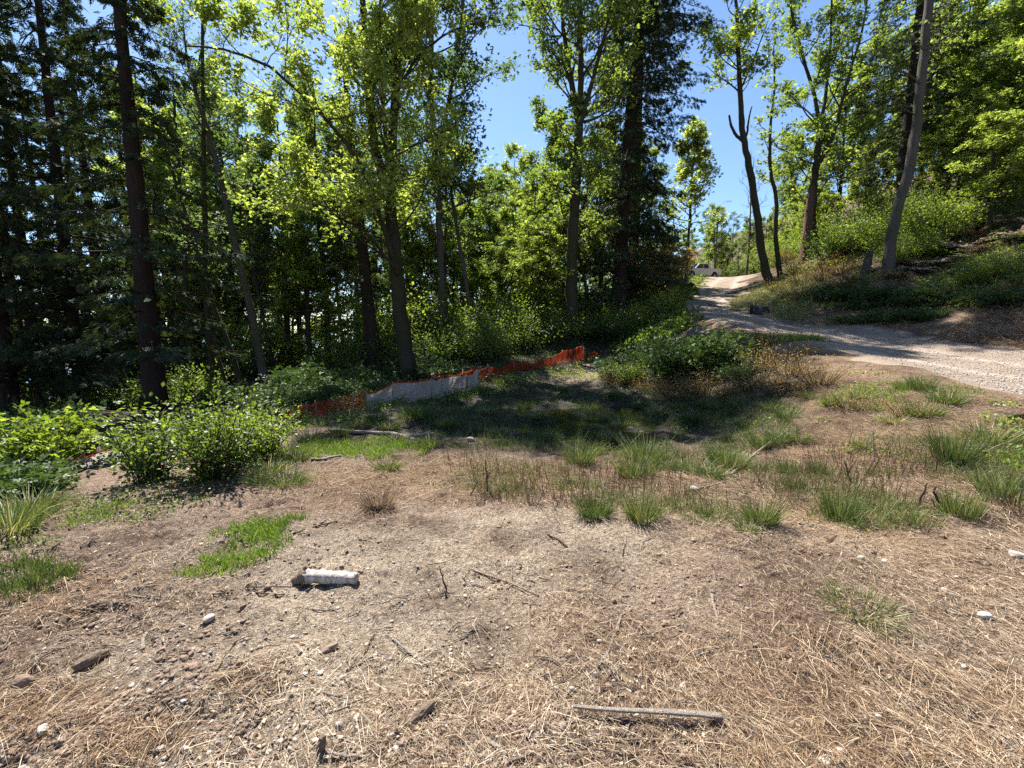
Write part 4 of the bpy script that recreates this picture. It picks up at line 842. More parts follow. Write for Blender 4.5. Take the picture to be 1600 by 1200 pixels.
# grass blades in the hollow
p = px_sample(rng, 28000, [(640,660),(760,590),(960,575),(1150,610),(1250,640),(1250,710),(1000,720),(700,700)])
p = p[(fbm(p[:, 0] * 1.1, p[:, 1] * 1.1, 3, 170) > .0)]; N_ = len(p); d = rng.normal(size=(N_, 3)) * .4; d[:, 2] = 1
Vb, Qb, tb = blades(rng, p, d, rng.gamma(3, .045, N_), rng.uniform(.003, .007, N_), rng.uniform(.1, .7, N_), 3, rng.beta(1.6, 2.0, N_))
tag(mk('marsh_grass', Vb, [Qb], RUSH, tb), 'thin marsh grass growing through the shaded hollow', 'marsh grass', kind='stuff')
p = px_sample(rng, 40000, [(640,700),(860,690),(1250,680),(1600,690),(1700,830),(1400,830),(1000,830),(850,800),(700,760)])
p = p[(fbm(p[:, 0] * 1.3, p[:, 1] * 1.3, 3, 175) > .06)]; N_ = len(p); d = rng.normal(size=(N_, 3)) * .35; d[:, 2] = 1
hh_ = np.clip(.5 + 2.5 * fbm(p[:, 0] * 1.3, p[:, 1] * 1.3, 3, 175), .3, 1.5)
Vb, Qb, tb = blades(rng, p, d, rng.gamma(3, .035, N_) * hh_, rng.uniform(.002, .004, N_), rng.uniform(.1, .8, N_), 3, np.clip(rng.beta(2.6, 1.3, N_), 0, 1))
tag(mk('mixed_grass', Vb, [Qb], RUSH, tb), 'half green half dead thin grass between the rush tufts', 'grass', kind='stuff')
p = px_sample(rng, 26000, [(1120,490),(1130,470),(1195,445),(1260,420),(1300,460),(1250,505),(1180,490)]); p = p[~road_mask(p[:, 0], p[:, 1])]; N_ = len(p); d = rng.normal(size=(N_, 3)) * .6; d[:, 2] = 1
Vb, Qb, tb = blades(rng, p, d, rng.gamma(3, .09, N_), rng.uniform(.006, .014, N_), rng.uniform(.2, .8, N_), 3, np.clip(rng.beta(2.2, 1.3, N_), 0, 1))
tag(mk('bank_grass', Vb, [Qb], RUSH, tb), 'straw-coloured grass on the slope around the bent black-trunked maple', 'grass', kind='stuff')
# pebbles, clods and twigs
ico_t = (1 + 5 ** .5) / 2
IV = unit(np.array([(-1,ico_t,0),(1,ico_t,0),(-1,-ico_t,0),(1,-ico_t,0),(0,-1,ico_t),(0,1,ico_t),(0,-1,-ico_t),(0,1,-ico_t),(ico_t,0,-1),(ico_t,0,1),(-ico_t,0,-1),(-ico_t,0,1)], float))
IF = np.array([(0,11,5),(0,5,1),(0,1,7),(0,7,10),(0,10,11),(1,5,9),(5,11,4),(11,10,2),(10,7,6),(7,1,8),(3,9,4),(3,4,2),(3,2,6),(3,6,8),(3,8,9),(4,9,5),(2,4,11),(6,2,10),(8,6,7),(9,8,1)])
def subdiv(V_, F_):
    V_ = list(map(tuple, V_)); mp = {}; out = []
    def mid(a, b_):
        k = (min(a, b_), max(a, b_))
        if k not in mp: mp[k] = len(V_); m_ = (np.array(V_[a]) + V_[b_]) / 2; V_.append(tuple(m_ / np.linalg.norm(m_)))
        return mp[k]
    for a, b_, c in F_:
        x, y, z = mid(a, b_), mid(b_, c), mid(c, a); out += [(a, x, z), (b_, y, x), (c, z, y), (x, y, z)]
    return np.array(V_), np.array(out)
IV1, IF1 = subdiv(IV, IF); IV2, IF2 = subdiv(IV1, IF1); IV3, IF3 = subdiv(IV2, IF2)
def pebbles(rng, p, size, name, lab, cat, mat, tint, sink=.35, rug_=.14):
    M = len(p); sc = size[:, None] * rng.uniform(.55, 1.2, (M, 3)); sc[:, 2] *= .7
    a = rng.random(M) * 6.28; v = IV1[None] * (1 + rug_ * rng.normal(size=(M, len(IV1), 1))) * sc[:, None]
    x = v[..., 0] * np.cos(a)[:, None] - v[..., 1] * np.sin(a)[:, None]; y = v[..., 0] * np.sin(a)[:, None] + v[..., 1] * np.cos(a)[:, None]
    V_ = np.stack([x, y, v[..., 2]], 2) + p[:, None]; V_[..., 2] += (sc[:, 2] * (1 - 2 * sink))[:, None]
    T_ = (np.arange(M)[:, None, None] * len(IV1) + IF1[None]).reshape(-1, 3)
    return tag(mk(name, V_.reshape(-1, 3), [T_], mat, np.repeat(tint, len(IV1)), True), lab, cat, kind='stuff')
p = px_sample(rng, 5200, [(-380,880),(1980,820),(1980,1235),(-380,1235)], .7)
p = p[fbm(p[:, 0] * 1.5, p[:, 1] * 1.5, 2, 180) > -.1]
pebbles(rng, p, np.clip(rng.gamma(2, .0020, len(p)) + .0015, 0, .012), 'gravel', 'small pebbles sprinkled over the dirt', 'gravel', STONE, rng.beta(2, 2.2, len(p)))
SOIL = simple('soil_clod', (.20, .145, .11), .95, .1, .45, 60)
p = px_sample(rng, 15000, [(-380,800),(1980,820),(1980,1235),(-380,1235)], .7)
p = p[(fbm(p[:, 0] * 2.5, p[:, 1] * 2.5, 3, 190) > .06)]
pebbles(rng, p, np.clip(rng.gamma(2, .0032, len(p)) + .002, 0, .016), 'soil_clods', 'crumbly brown soil clods', 'soil clods', SOIL, rng.random(len(p)), .45, .3)
def twigs(rng, p, L, r, name, lab, mat):
    T = MB()
    for i in range(len(p)):
        a = rng.random() * 6.28; d = np.array([math.cos(a), math.sin(a), 0]); q = p[i] + np.linspace(-.5, .5, 5)[:, None] * d * L[i]
        q[1:4] += rng.normal(size=(3, 3)) * L[i] * .03; q[:, 2] = H(q[:, 0], q[:, 1]) + r[i] * 1.2 + rng.random() * .012
        T.tube(q, np.linspace(r[i], r[i] * .5, 5), 5, rng.random(), True)
    return tag(T.build(name, mat), lab, 'twigs', kind='stuff')
p = px_sample(rng, 900, [(-380,830),(1980,790),(1980,1235),(-380,1235)], .7)
k = len(p) // 2
twigs(rng, p[:k], rng.gamma(3, .03, k), rng.uniform(.0015, .004, k), 'dark_twigs', 'thin dark twigs strewn on the dirt', STALK)
twigs(rng, p[k:], rng.gamma(3, .03, len(p) - k), rng.uniform(.0018, .0045, len(p) - k), 'pale_twigs', 'bleached wood splinters strewn on the dirt', PALEW)
# wood chips and bark flakes
p = px_sample(rng, 15000, [(-380,850),(0,800),(500,740),(1500,780),(1980,780),(1980,1235),(-380,1235)], .8)
p = p[fbm(p[:, 0] * 1.2, p[:, 1] * 1.2, 3, 210) > -.08]; M_ = len(p); p[:, 2] += .003 + rng.random(M_) * .008
ax = rng.normal(size=(M_, 3)); ax[:, 2] *= .25; nr = rng.normal(size=(M_, 3)) * .3; nr[:, 2] += 1
Vl, Tl, tt = leaves(rng, p, np.clip(rng.gamma(2, .005, M_), .003, .032), ax, nr, 'kite', np.where(rng.random(M_) < .62, rng.uniform(0, .3, M_), rng.uniform(.5, .85, M_)))
tag(mk('bark_chips', Vl, [Tl], DRY, tt), 'dark bark flakes and pale wood chips strewn over the dirt', 'wood chips', kind='stuff')
# road stones
p = px_sample(rng, 14000, [(1130,500),(1250,515),(1600,550),(1900,600),(1900,680),(1600,620),(1400,568),(1250,532)]); p = p[road_mask(p[:, 0], p[:, 1])]
pebbles(rng, p, np.clip(rng.gamma(2, .004, len(p)) + .002, 0, .02), 'road_stones', 'loose grey stones on the gravel road', 'gravel', STONE, rng.beta(2, 2, len(p)))

# ================================================================== RUSH TUFTS
def tuft(seed, n_, h, spread_, mat=RUSH, dryf=.2):
    rng = np.random.default_rng(seed); an = rng.random(n_) * 6.283; r_ = np.sqrt(rng.random(n_)) * .10
    base = np.stack([r_ * np.cos(an), r_ * np.sin(an), np.full(n_, -.02)], 1)
    d = np.stack([np.cos(an) * spread_ * rng.random(n_), np.sin(an) * spread_ * rng.random(n_), np.ones(n_)], 1); d += rng.normal(size=(n_, 3)) * .07
    ti = np.where(rng.random(n_) < dryf, rng.uniform(.8, 1, n_), rng.uniform(0, .7, n_))
    return blades(rng, base, d, h * rng.uniform(.45, 1.1, n_), rng.uniform(.003, .0055, n_), rng.uniform(.0, .55, n_) * spread_, 4, ti)
protos = []
for i, (n_, h, sp, mat, df) in enumerate([(380, .34, .75, RUSH, .12), (330, .28, 1.1, RUSH, .25), (300, .30, .5, RUSH, .15), (420, .22, 1.4, RUSH, .55), (300, .24, 1.0, DRY, .2)]):
    Vb, Qb, tb = tuft(300 + i, n_, h, sp, mat, df); o = mk('rush_tuft', Vb, [Qb], mat, tb); protos.append(o)
tu = [0] * 5
def put_tuft(k, px, py, sc, lab, grp='rush tufts around the hollow'):
    o = protos[k] if not tu[k] else protos[k].copy()
    if tu[k]: COL.objects.link(o)
    tu[k] = 1; o.location = G1(px, py); sc *= 1.45 if px < 1480 else 1.25; w_ = rg.uniform(.95, 1.5); o.scale = (sc * w_, sc * w_ * rg.uniform(.8, 1.2), sc * (rg.uniform(.75, 1.1) if grp.startswith('smaller') else 1.05)); o.rotation_euler = (0, 0, rg.random() * 6)
    tag(o, lab, 'rush tuft', grp)
for a in [(3,1345,958,.62,'low olive tuft with bleached blades sprawling alone on the right dirt'),(2,1312,812,.72,'upright dark green rush tuft right of the dead stalks'),(2,1500,806,.85,'tall dense rush tuft in front of the pale straw heap'),
          (2,1570,782,.9,'tall rush tuft nearest the right edge'),(0,1488,725,1.15,'huge sprawling grey-green rush clump below the road'),(1,1545,690,1.15,'big dark rush clump beside the road edge, behind the sprawling one'),(4,1590,800,.8,'heap of pale straw-coloured blades at the right edge'),
          (0,1002,812,.72,'tallest rush tuft in the middle of the dry stalks, with a dark shadow'),(0,930,806,.62,'fan-shaped rush tuft left of the tallest middle one'),(4,590,795,.75,'brown dry tuft on a dark root lump in the left middle'),
          (1,607,735,.6,'green tuft just behind the brown dry one'),(1,445,760,.8,'loose rush tuft at the foot of the densest left bush'),(1,10,830,.95,'pale long-bladed rush clump at the left edge'),(1,45,800,.8,'grey rush tuft beside the left edge clump'),
          (1,672,700,.75,'rush tuft at the broken end of the fallen pale branch'),(1,640,655,1.0,'spreading rush clump against the foot of the pale silt fabric'),(1,485,690,.9,'rush tuft left of the fallen pale branch'),(0,1190,815,.55,'leafy rush tuft between the two dead-stalk patches')]:
    put_tuft(*a)
for px, py, k, sc in [(560,668,1,.8),(590,660,0,.8),(610,672,1,.8),(530,680,1,.7),(700,668,1,.7),(905,725,0,.75),(900,762,3,.8),(925,712,0,.7),(990,745,0,.9),(1010,720,0,.8),(1040,735,1,.7),(1085,735,3,.8),(1145,730,0,.75),(1125,722,0,.6),(1185,735,3,.6),(1215,690,1,.8),(985,700,0,.7),
                      (1160,665,1,.7),(1230,655,1,.8),(1300,635,1,.7),(1340,622,3,.8),(1410,610,0,.6),(1275,742,2,.5),(1240,765,2,.45),(760,648,1,.8),(800,610,1,.8),(840,655,1,.8),(880,612,0,.8),(920,640,1,.9),(960,620,1,.8),(1030,650,1,.9),(1080,660,1,.9),(1120,640,1,.8),(860,690,1,.8),(780,680,3,.8),
                      (1100,805,2,.35),(1165,830,1,.35),(520,655,1,.8),(1440,650,1,.9),(1395,660,3,.7),(1350,700,1,.5),(1440,610,0,.8),(1480,630,0,.8),(400,755,1,.6),(730,640,1,.7),(1000,640,0,.8),(1050,690,1,.7),(420,740,1,.8),(460,720,1,.8),(500,665,1,.8),(545,655,1,.9),(620,690,1,.6),(660,660,0,.8),(690,645,1,.8),(725,625,1,.8),(750,615,0,.8),(780,600,1,.9),(820,640,0,.7),(855,625,1,.8),(880,650,1,.8),(930,660,0,.8),(950,690,1,.7),(975,665,1,.8),(1010,665,0,.7),(1060,640,1,.8),(1100,640,0,.8),(1140,690,1,.6),(1190,700,0,.6),(1250,690,1,.6),(1210,640,1,.7),(1270,620,3,.7),(1370,640,3,.6),(1110,745,1,.6),(960,780,3,.5),(1060,790,3,.45),(1230,740,0,.4),(1380,745,1,.5),(1420,720,3,.5)]:
    put_tuft(k, px, py, sc, ('rush tuft among the bushes and branch left of the hollow' if px < 660 else 'rush tuft in the shaded left half of the hollow' if px < 900 and py < 715 else 'rush tuft in the right half of the hollow' if px < 1130 and py < 715 else 'rush tuft on the bank below the road' if py < 715 else 'small rush tuft in the strip of dry stalks before the hollow'), 'smaller rush tufts around the hollow')

# ================================================================== WOOD ON THE GROUND
def ground_line(pxs, lift):
    q = G([a[0] for a in pxs], [a[1] for a in pxs]); q[:, 2] += lift; return q
def stick(name, pxs, r0, r1, mat, label, cat='stick', lift=None, seed=0, forks=(), m=12, jit=.12, ends=None):
    rng = np.random.default_rng(seed + 900); q = poly_interp(ground_line(pxs, (r0 if lift is None else lift)), m)
    q[1:-1] += rng.normal(size=(m - 2, 3)) * r0 * .25
    if ends: q[:, 2] += np.linspace(ends[0], ends[1], m)
    c = q.mean(0); T = MB(); T.tube(q - c, np.linspace(r0, r1, m), 10, 0, True, jit, rng)
    for (t, dx, dy, dz, L) in forks:
        p0 = q[int(t * (m - 1))] - c; T.tube([p0, p0 + np.array([dx, dy, dz]) * L * .6, p0 + np.array([dx, dy, dz + .1]) * L], [r1 * .8, r1 * .6, r1 * .3], 7, 0, True, .05, rng)
    o = T.build(name, mat, None, False); o.location = c; return tag(o, label, cat)
# birch log: bark tube > broken end
bm_, nt, N, L = newmat('birch_bark'); co = obj_co(N); v = N.new('ShaderNodeTexVoronoi'); v.inputs['Scale'].default_value = 60; mp = N.new('ShaderNodeMapping'); mp.inputs['Scale'].default_value = (.6, 1, 1); L.new(co, mp.inputs[0]); L.new(mp.outputs[0], v.inputs[0])
k1 = noise(N, L, 45, 5, .7, co, .5); rr1 = ramp(N, [(.36, (.07, .055, .045)), (.46, (.32, .28, .24)), (.58, (.56, .52, .46))]); L.new(k1, rr1.inputs[0]); k2 = noise(N, L, 7, 3, .6, co)
finish(bm_, N, L, mixc(N, L, mth(N, L, 'MULTIPLY', k2, .5), rr1.outputs[0], (.50, .42, .34)), .8, k1, .7, .006, .2)
pa = G1(474, 916); pb = G1(558, 913); rng = np.random.default_rng(5)
cen_ = (pa + pb) / 2; root = empty('birch_log', cen_, 'short white birch log with a dark knotted left end lying on the dirt', 'log')
a_ = pa - cen_; b_ = pb - cen_; a_[2] = .045; b_[2] = .038; q = poly_interp([a_, a_ * .3 + b_ * .3 + [0, .004, .045 * .4 + .002], b_], 16)
q[:, 2] = np.linspace(.048, .036, 16)
T = MB(); T.tube(q, np.linspace(.043, .034, 16) * (1 + .06 * np.sin(np.arange(16) * 1.3)), 18, 0, True, .03, rng); T.build('bark', bm_, root, True)
T = MB(); e = q[0]; dd = unit(q[0] - q[3])
T.tube([e - dd * .03, e + dd * .012, e + dd * .03], [.050, .055, .030], 12, 0, True, .12, rng)
T.tube([e, e + [.0, .01, .035], e + [.012, .012, .062]], [.026, .022, .014], 9, 0, True, .12, rng); T.tube([e, e + dd * .03 + [0, -.02, -.01], e + dd * .055 + [0, -.03, -.015]], [.035, .028, .016], 9, 0, True, .12, rng)
T.build('knot', DEADW, root)
def upright(name, pxb, h, lean, r0, mat, label, seed=0, kids=()):
    rng = np.random.default_rng(seed + 50); b = G1(*pxb); T = MB(); m = 9; t = np.linspace(-.15, 1, m)
    q = np.stack([lean[0] * t, lean[1] * t, h * t], 1); q[1:-1] += rng.normal(size=(m - 2, 3)) * r0 * .5; T.tube(q, np.linspace(r0, r0 * .45, m), 8, 0, True, .12, rng)
    for (t0, dx, dy, dz, rr_) in kids:
        p0 = np.array([lean[0] * t0, lean[1] * t0, h * t0]); T.tube([p0, p0 + np.array([dx, dy, dz]) * .5 + [0, 0, .01], p0 + [dx, dy, dz]], [rr_, rr_ * .7, rr_ * .3], 6, 0, True, .1, rng)
    o = T.build(name, mat); o.location = b; return tag(o, label, 'stick')
upright('upright_stick', (698,928), .155, (-.045, .02), .0065, STALK, 'dark stick standing upright in the open dirt right of the birch log', 1, [(.55,.012,0,.02,.004)])
upright('dead_stem', (762,772), .34, (-.02, 0), .010, STALK, 'tall forked dark dead stem standing left of the hollow', 2, [(.4,.05,0,.10,.006)])
upright('dead_stem', (735,775), .14, (.07, 0), .007, STALK, 'short dark stem leaning right beside the tall forked one', 3)
upright('dead_stem', (1432,795), .22, (.07, 0), .009, STALK, 'thin bent dark stem, left of the pair before the tall rushes', 4, [(.5,.05,0,.02,.005)])
upright('dead_stem', (1461,798), .20, (-.015, 0), .014, STALK, 'thick cut dark stem, right of the pair before the tall rushes', 5, [(.1,-.06,0,.10,.006)])
upright('dead_stem', (1330,755), .24, (-.10, 0), .009, STALK, 'dark branched stem above the upright green rush tuft', 6, [(.4,.04,0,.10,.006)])
upright('dead_stem', (1247,575), .62, (-.12, 0), .016, STALK, 'dark dead weed stem on the shoulder of the road bank', 7, [(.2,.1,0,.1,.02),(.3,-.1,0,.05,.015)])
upright('pale_stem', (1366,718), .38, (-.06, 0), .008, PALEW, 'small forked bleached white stem on the bank', 8, [(.75,.05,0,.08,.006)])
upright('bare_branch', (975,715), .36, (-.06, 0), .006, PALEW, 'thin pale forked branch standing up at the front of the hollow', 9, [(.2,.26,0,.30,.004),(.5,-.12,0,-.08,.003)])
upright('tall_stalk', (1462,740), .42, (0, 0), .005, STALK, 'single tall thin dark stalk before the sprawling rush clump', 10)
stick('fallen_branch', [(518,676),(560,680),(600,680),(625,683),(650,690)], .035, .03, PALEW, 'pale barkless fallen branch in front of the silt fence', 'branch', forks=[(.75,.8,-.2,.05,.5),(.85,.9,.3,.1,.4)])
stick('fallen_stick', [(487,722),(505,720),(532,715)], .018, .013, PALEW, 'short grey stick in the grass before the densest left bush')
stick('fallen_branch', [(225,785),(260,778),(310,765)], .016, .010, DEADW, 'long brown stick along the foot of the left bushes', 'branch')
stick('curved_stick', [(902,1072),(925,1058),(945,1035),(958,1000),(971,965)], .0045, .0055, PALEW, 'long curved pale stick standing out in the right foreground straw')
stick('split_stick', [(614,1003),(640,1024),(669,1045)], .0075, .004, PALEW, 'pale split stick lying diagonally below the birch log')
stick('short_stick', [(556,1043),(575,1035),(591,1027)], .0055, .0045, PALEW, 'short grey stick left of the pale split stick')
stick('fallen_stick', [(738,1148),(762,1162),(792,1186)], .0085, .006, PALEW, 'bleached stick pointing down at the bottom centre')
stick('fallen_stick', [(716,1180),(745,1184),(775,1186)], .006, .006, PALEW, 'thin pale stick just left of the bleached bottom centre stick')
stick('fallen_stick', [(512,1182),(545,1191),(580,1192)], .008, .006, PALEW, 'short white stick beside the dark stub at the bottom')
stick('long_stick', [(888,1160),(940,1162),(1000,1163),(1090,1161)], .0045, .0035, DEADW, 'long straight brown stick below the wooden slat')
stick('curved_stick', [(790,1200),(830,1183),(862,1172),(890,1154)], .0065, .0055, DEADW, 'brown curved stick touching the left end of the long straight one')
stick('thin_stick', [(385,922),(420,920),(455,920)], .004, .0035, STALK, 'thin dark stick pointing at the left end of the birch log')
stick('thin_stick', [(400,932),(430,934),(462,935)], .004, .003, STALK, 'thin stick just below the birch log at its left end')
stick('thin_stick', [(458,838),(490,826),(527,818)], .006, .004, STALK, 'long dark twig right of the bright green grass strip')
stick('thin_stick', [(170,928),(225,940),(290,943)], .005, .003, PALEW, 'long pale straw stem lying across the left dirt')
stick('thin_stick', [(1245,870),(1290,850),(1340,820)], .005, .003, STALK, 'thin dark arched twig on the right dirt')
stick('thin_stick', [(855,838),(872,846),(887,857)], .006, .004, STALK, 'small dark twig in the pale dirt left of centre straw')
stick('thin_stick', [(740,765+130),(800,918),(842,935)], .004, .003, STALK, 'thin dark twig right of the upright stick')
stick('thin_stick', [(560,1075),(530,1095),(500,1085)], .005, .004, PALEW, 'pale bent twig left of the dark stones')
stick('bark_strip', [(268,1130),(295,1120),(318,1113)], .006, .004, STALK, 'dark bark sliver on the lower left dirt')
stick('wood_sliver', [(224,1020),(222,1008),(228,993)], .008, .006, PALEW, 'pale upright wood sliver on the left dirt')
stick('wood_sliver', [(120,1085),(122,1070),(123,1050)], .005, .004, PALEW, 'pale sliver left of the half-buried log')
stick('wood_sliver', [(1112,935),(1114,950),(1122,975)], .008, .005, PALEW, 'pale split splinter standing on the right dirt')
stick('bark_strip', [(1260,1020),(1310,1035),(1392,1066)], .0045, .0035, PALEW, 'long pale stem over the rusty grass heaps at lower right')
stick('fallen_stick', [(1318,1120),(1340,1150),(1360,1172)], .008, .006, PALEW, 'pale bark stick angled through the lower right straw')
stick('fallen_stick', [(1575,655),(1590,654),(1610,652)], .03, .025, STALK, 'dark stick at the road edge cut off by the right border')
stick('arched_branch', [(1060,770),(1110,760),(1160,748)], .006, .004, PALEW, 'pale thin arched stem among the dry stalks')
stick('fallen_branch', [(1140,745),(1180,710),(1230,676)], .010, .006, PALEW, 'long pale branch on the right slope of the hollow', 'branch')
# wooden slat
pa = G1(895, 1118); pb = G1(1128, 1133); c = (pa + pb) / 2; v_ = pb - pa; T = MB(); m = 14; t = np.linspace(-.5, .5, m); w = .007 + .006 * (t + .5) + .001 * np.sin(t * 30); Vv = []
side = unit(np.array([-v_[1], v_[0], 0]))
for k in range(m):
    cc = v_ * t[k] + [0, 0, .030 - .012 * t[k]]; cc = cc + side * .006 * math.sin(t[k] * 5)
    for sx, sz in ((-1, -1), (1, -1), (1, 1), (-1, 1)): Vv.append(cc + side * sx * w[k] + np.array([0, 0, sz * .0045]))
Fq = [(4*k+j, 4*k+(j+1)%4, 4*k+4+(j+1)%4, 4*k+4+j) for k in range(m-1) for j in range(4)] + [(3,2,1,0), (4*m-4, 4*m-3, 4*m-2, 4*m-1)]
T.add(Vv, Fq); o = T.build('wooden_slat', PALEW); o.location = c; tag(o, 'long thin weathered slat of split wood at the lower centre', 'slat')
def chunk(name, px, py, half, rz, mat, label, cat, seed, tiltx=0, lift=.5, rough_=.14, T3=(IV3, IF3), tint=.5, pw=.92):
    rng = np.random.default_rng(seed); V_ = T3[0].copy(); V_ = np.sign(V_) * np.abs(V_) ** pw
    s1 = rng.normal(size=3) * 9
    nz = fbm(V_[:, 0] * 1.6 + s1[0], V_[:, 1] * 1.6 + V_[:, 2] * 2.1 + s1[1], 3, seed); V_ = V_ * (1 + rough_ * 2 * nz)[:, None] * np.array(half)
    o = mk(name, V_, [T3[1]], mat, np.full(len(V_), tint), False); b = G1(px, py); o.location = (b[0], b[1], b[2] + half[2] * lift); o.rotation_euler = (0, tiltx, rz); return tag(o, label, cat)
chunk('wood_chunk', 660, 1120, (.062, .022, .017), .75, DEADW, 'split brown chunk of wood casting a dark shadow near the bottom centre', 'wood chunk', 1, -.15, .9)
chunk('half_buried_log', 143, 1042, (.075, .028, .026), 1.25, DEADW, 'rotten half-buried log end sticking out of the left dirt', 'log', 2, .15, .7)
chunk('root_lump', 592, 797, (.10, .05, .035), .1, STALK, 'dark root lump under the brown dry tuft', 'root lump', 3, 0, .4)
chunk('dark_stub', 503, 1180, (.016, .014, .040), .3, DEADW, 'dark broken stub standing at the bottom left of centre', 'stub', 4, .2, .6)
chunk('bark_piece', 858, 1062, (.035, .014, .008), .1, STALK, 'curled dark bark piece left of the long curved stick', 'bark', 5, 0, 1)
chunk('soil_lump', 515, 1020, (.045, .022, .018), .8, SOIL, 'brown clod in the pale sand below the birch log', 'clod', 6, 0, .5)
chunk('soil_lump', 35, 1075, (.04, .03, .03), .3, SOIL, 'big dark clod at the lower left edge', 'clod', 7, 0, .5)
stones = [(1538,972,.030,'squarish pale rock with a dark shadow near the right edge',.95,.6),(327,972,.034,'pale rounded rock half sunk in the left dirt',.75,1),(288,1172,.016,'pale egg-shaped pebble, right one of a pair at lower left',.85,1),(252,1176,.017,'pale flat pebble, left one of a pair at lower left',.65,1),
 (619,1176,.015,'smooth grey pebble at the bottom centre left of the bleached stick',.7,1),(530,1136,.016,'dark angular stone at the bottom left of centre',.15,.6),(479,1136,.013,'grey angular stone left of the dark angular one',.3,.6),(463,1144,.012,'smallest grey stone of the row left of the dark angular one',.3,.6),(557,1127,.014,'cream rounded stone right of the dark angular one',.7,1),
 (558,1142,.009,'tiny white pebble below the cream rounded stone',.95,1),(610,1155,.016,'brown stone above the smooth grey pebble',.35,.7),(1456,1097,.013,'small bright white stone in the lower right straw',1,.7),(1372,1125,.014,'white stone in the dark gap of the lower right straw',.9,.7),(878,1141,.022,'dark round lump of stone below the left end of the slat',.15,.9),
 (68,1146,.022,'white-topped stone at the lower left',.8,.7),(420,1090,.011,'reddish oval pebble on the sand at lower left of centre',.6,1),(327,1182,.012,'white oval pebble at the bottom, right of the pebble pair',.9,1),(1345,875,.022,'pale stone left of two on the pale right dirt',.7,.8),(1382,880,.018,'whitish stone right of two on the pale right dirt',.9,.8),
 (1590,872,.045,'dark-edged grey stone at the right edge',.55,.7),(1475,925,.022,'grey stone right of the olive tuft',.45,.7),(1405,922,.016,'small dark stone touching the olive tuft',.2,.8),(1505,1045,.016,'pale flat stone in the grey grit at right',.85,.8),(725,916,.012,'small dark stone right of the upright stick',.15,.9),
 (683,1048,.009,'tan pebble at the end of the pale split stick',.6,1),(612,974,.012,'tan pebble in the sand right of the birch log',.6,1),(1315,1183,.022,'pale rock at the bottom right',.6,.7),(1290,1197,.026,'cream rock cut off by the bottom edge at right',.65,.6),(1085,768,.05,'flat grey stone at the edge of the hollow',.25,.8),(735,690,.06,'pale grey stone by the mud left of the hollow',.35,.8)]
for i, (px, py, s_, lab, ti, pw) in enumerate(stones):
    chunk('stone', px, py, (s_, s_ * .72, s_ * .55), i * 1.3, STONE, lab, 'stone', 400 + i, .1 * (i % 3), .55, .09, (IV2, IF2), ti, pw)

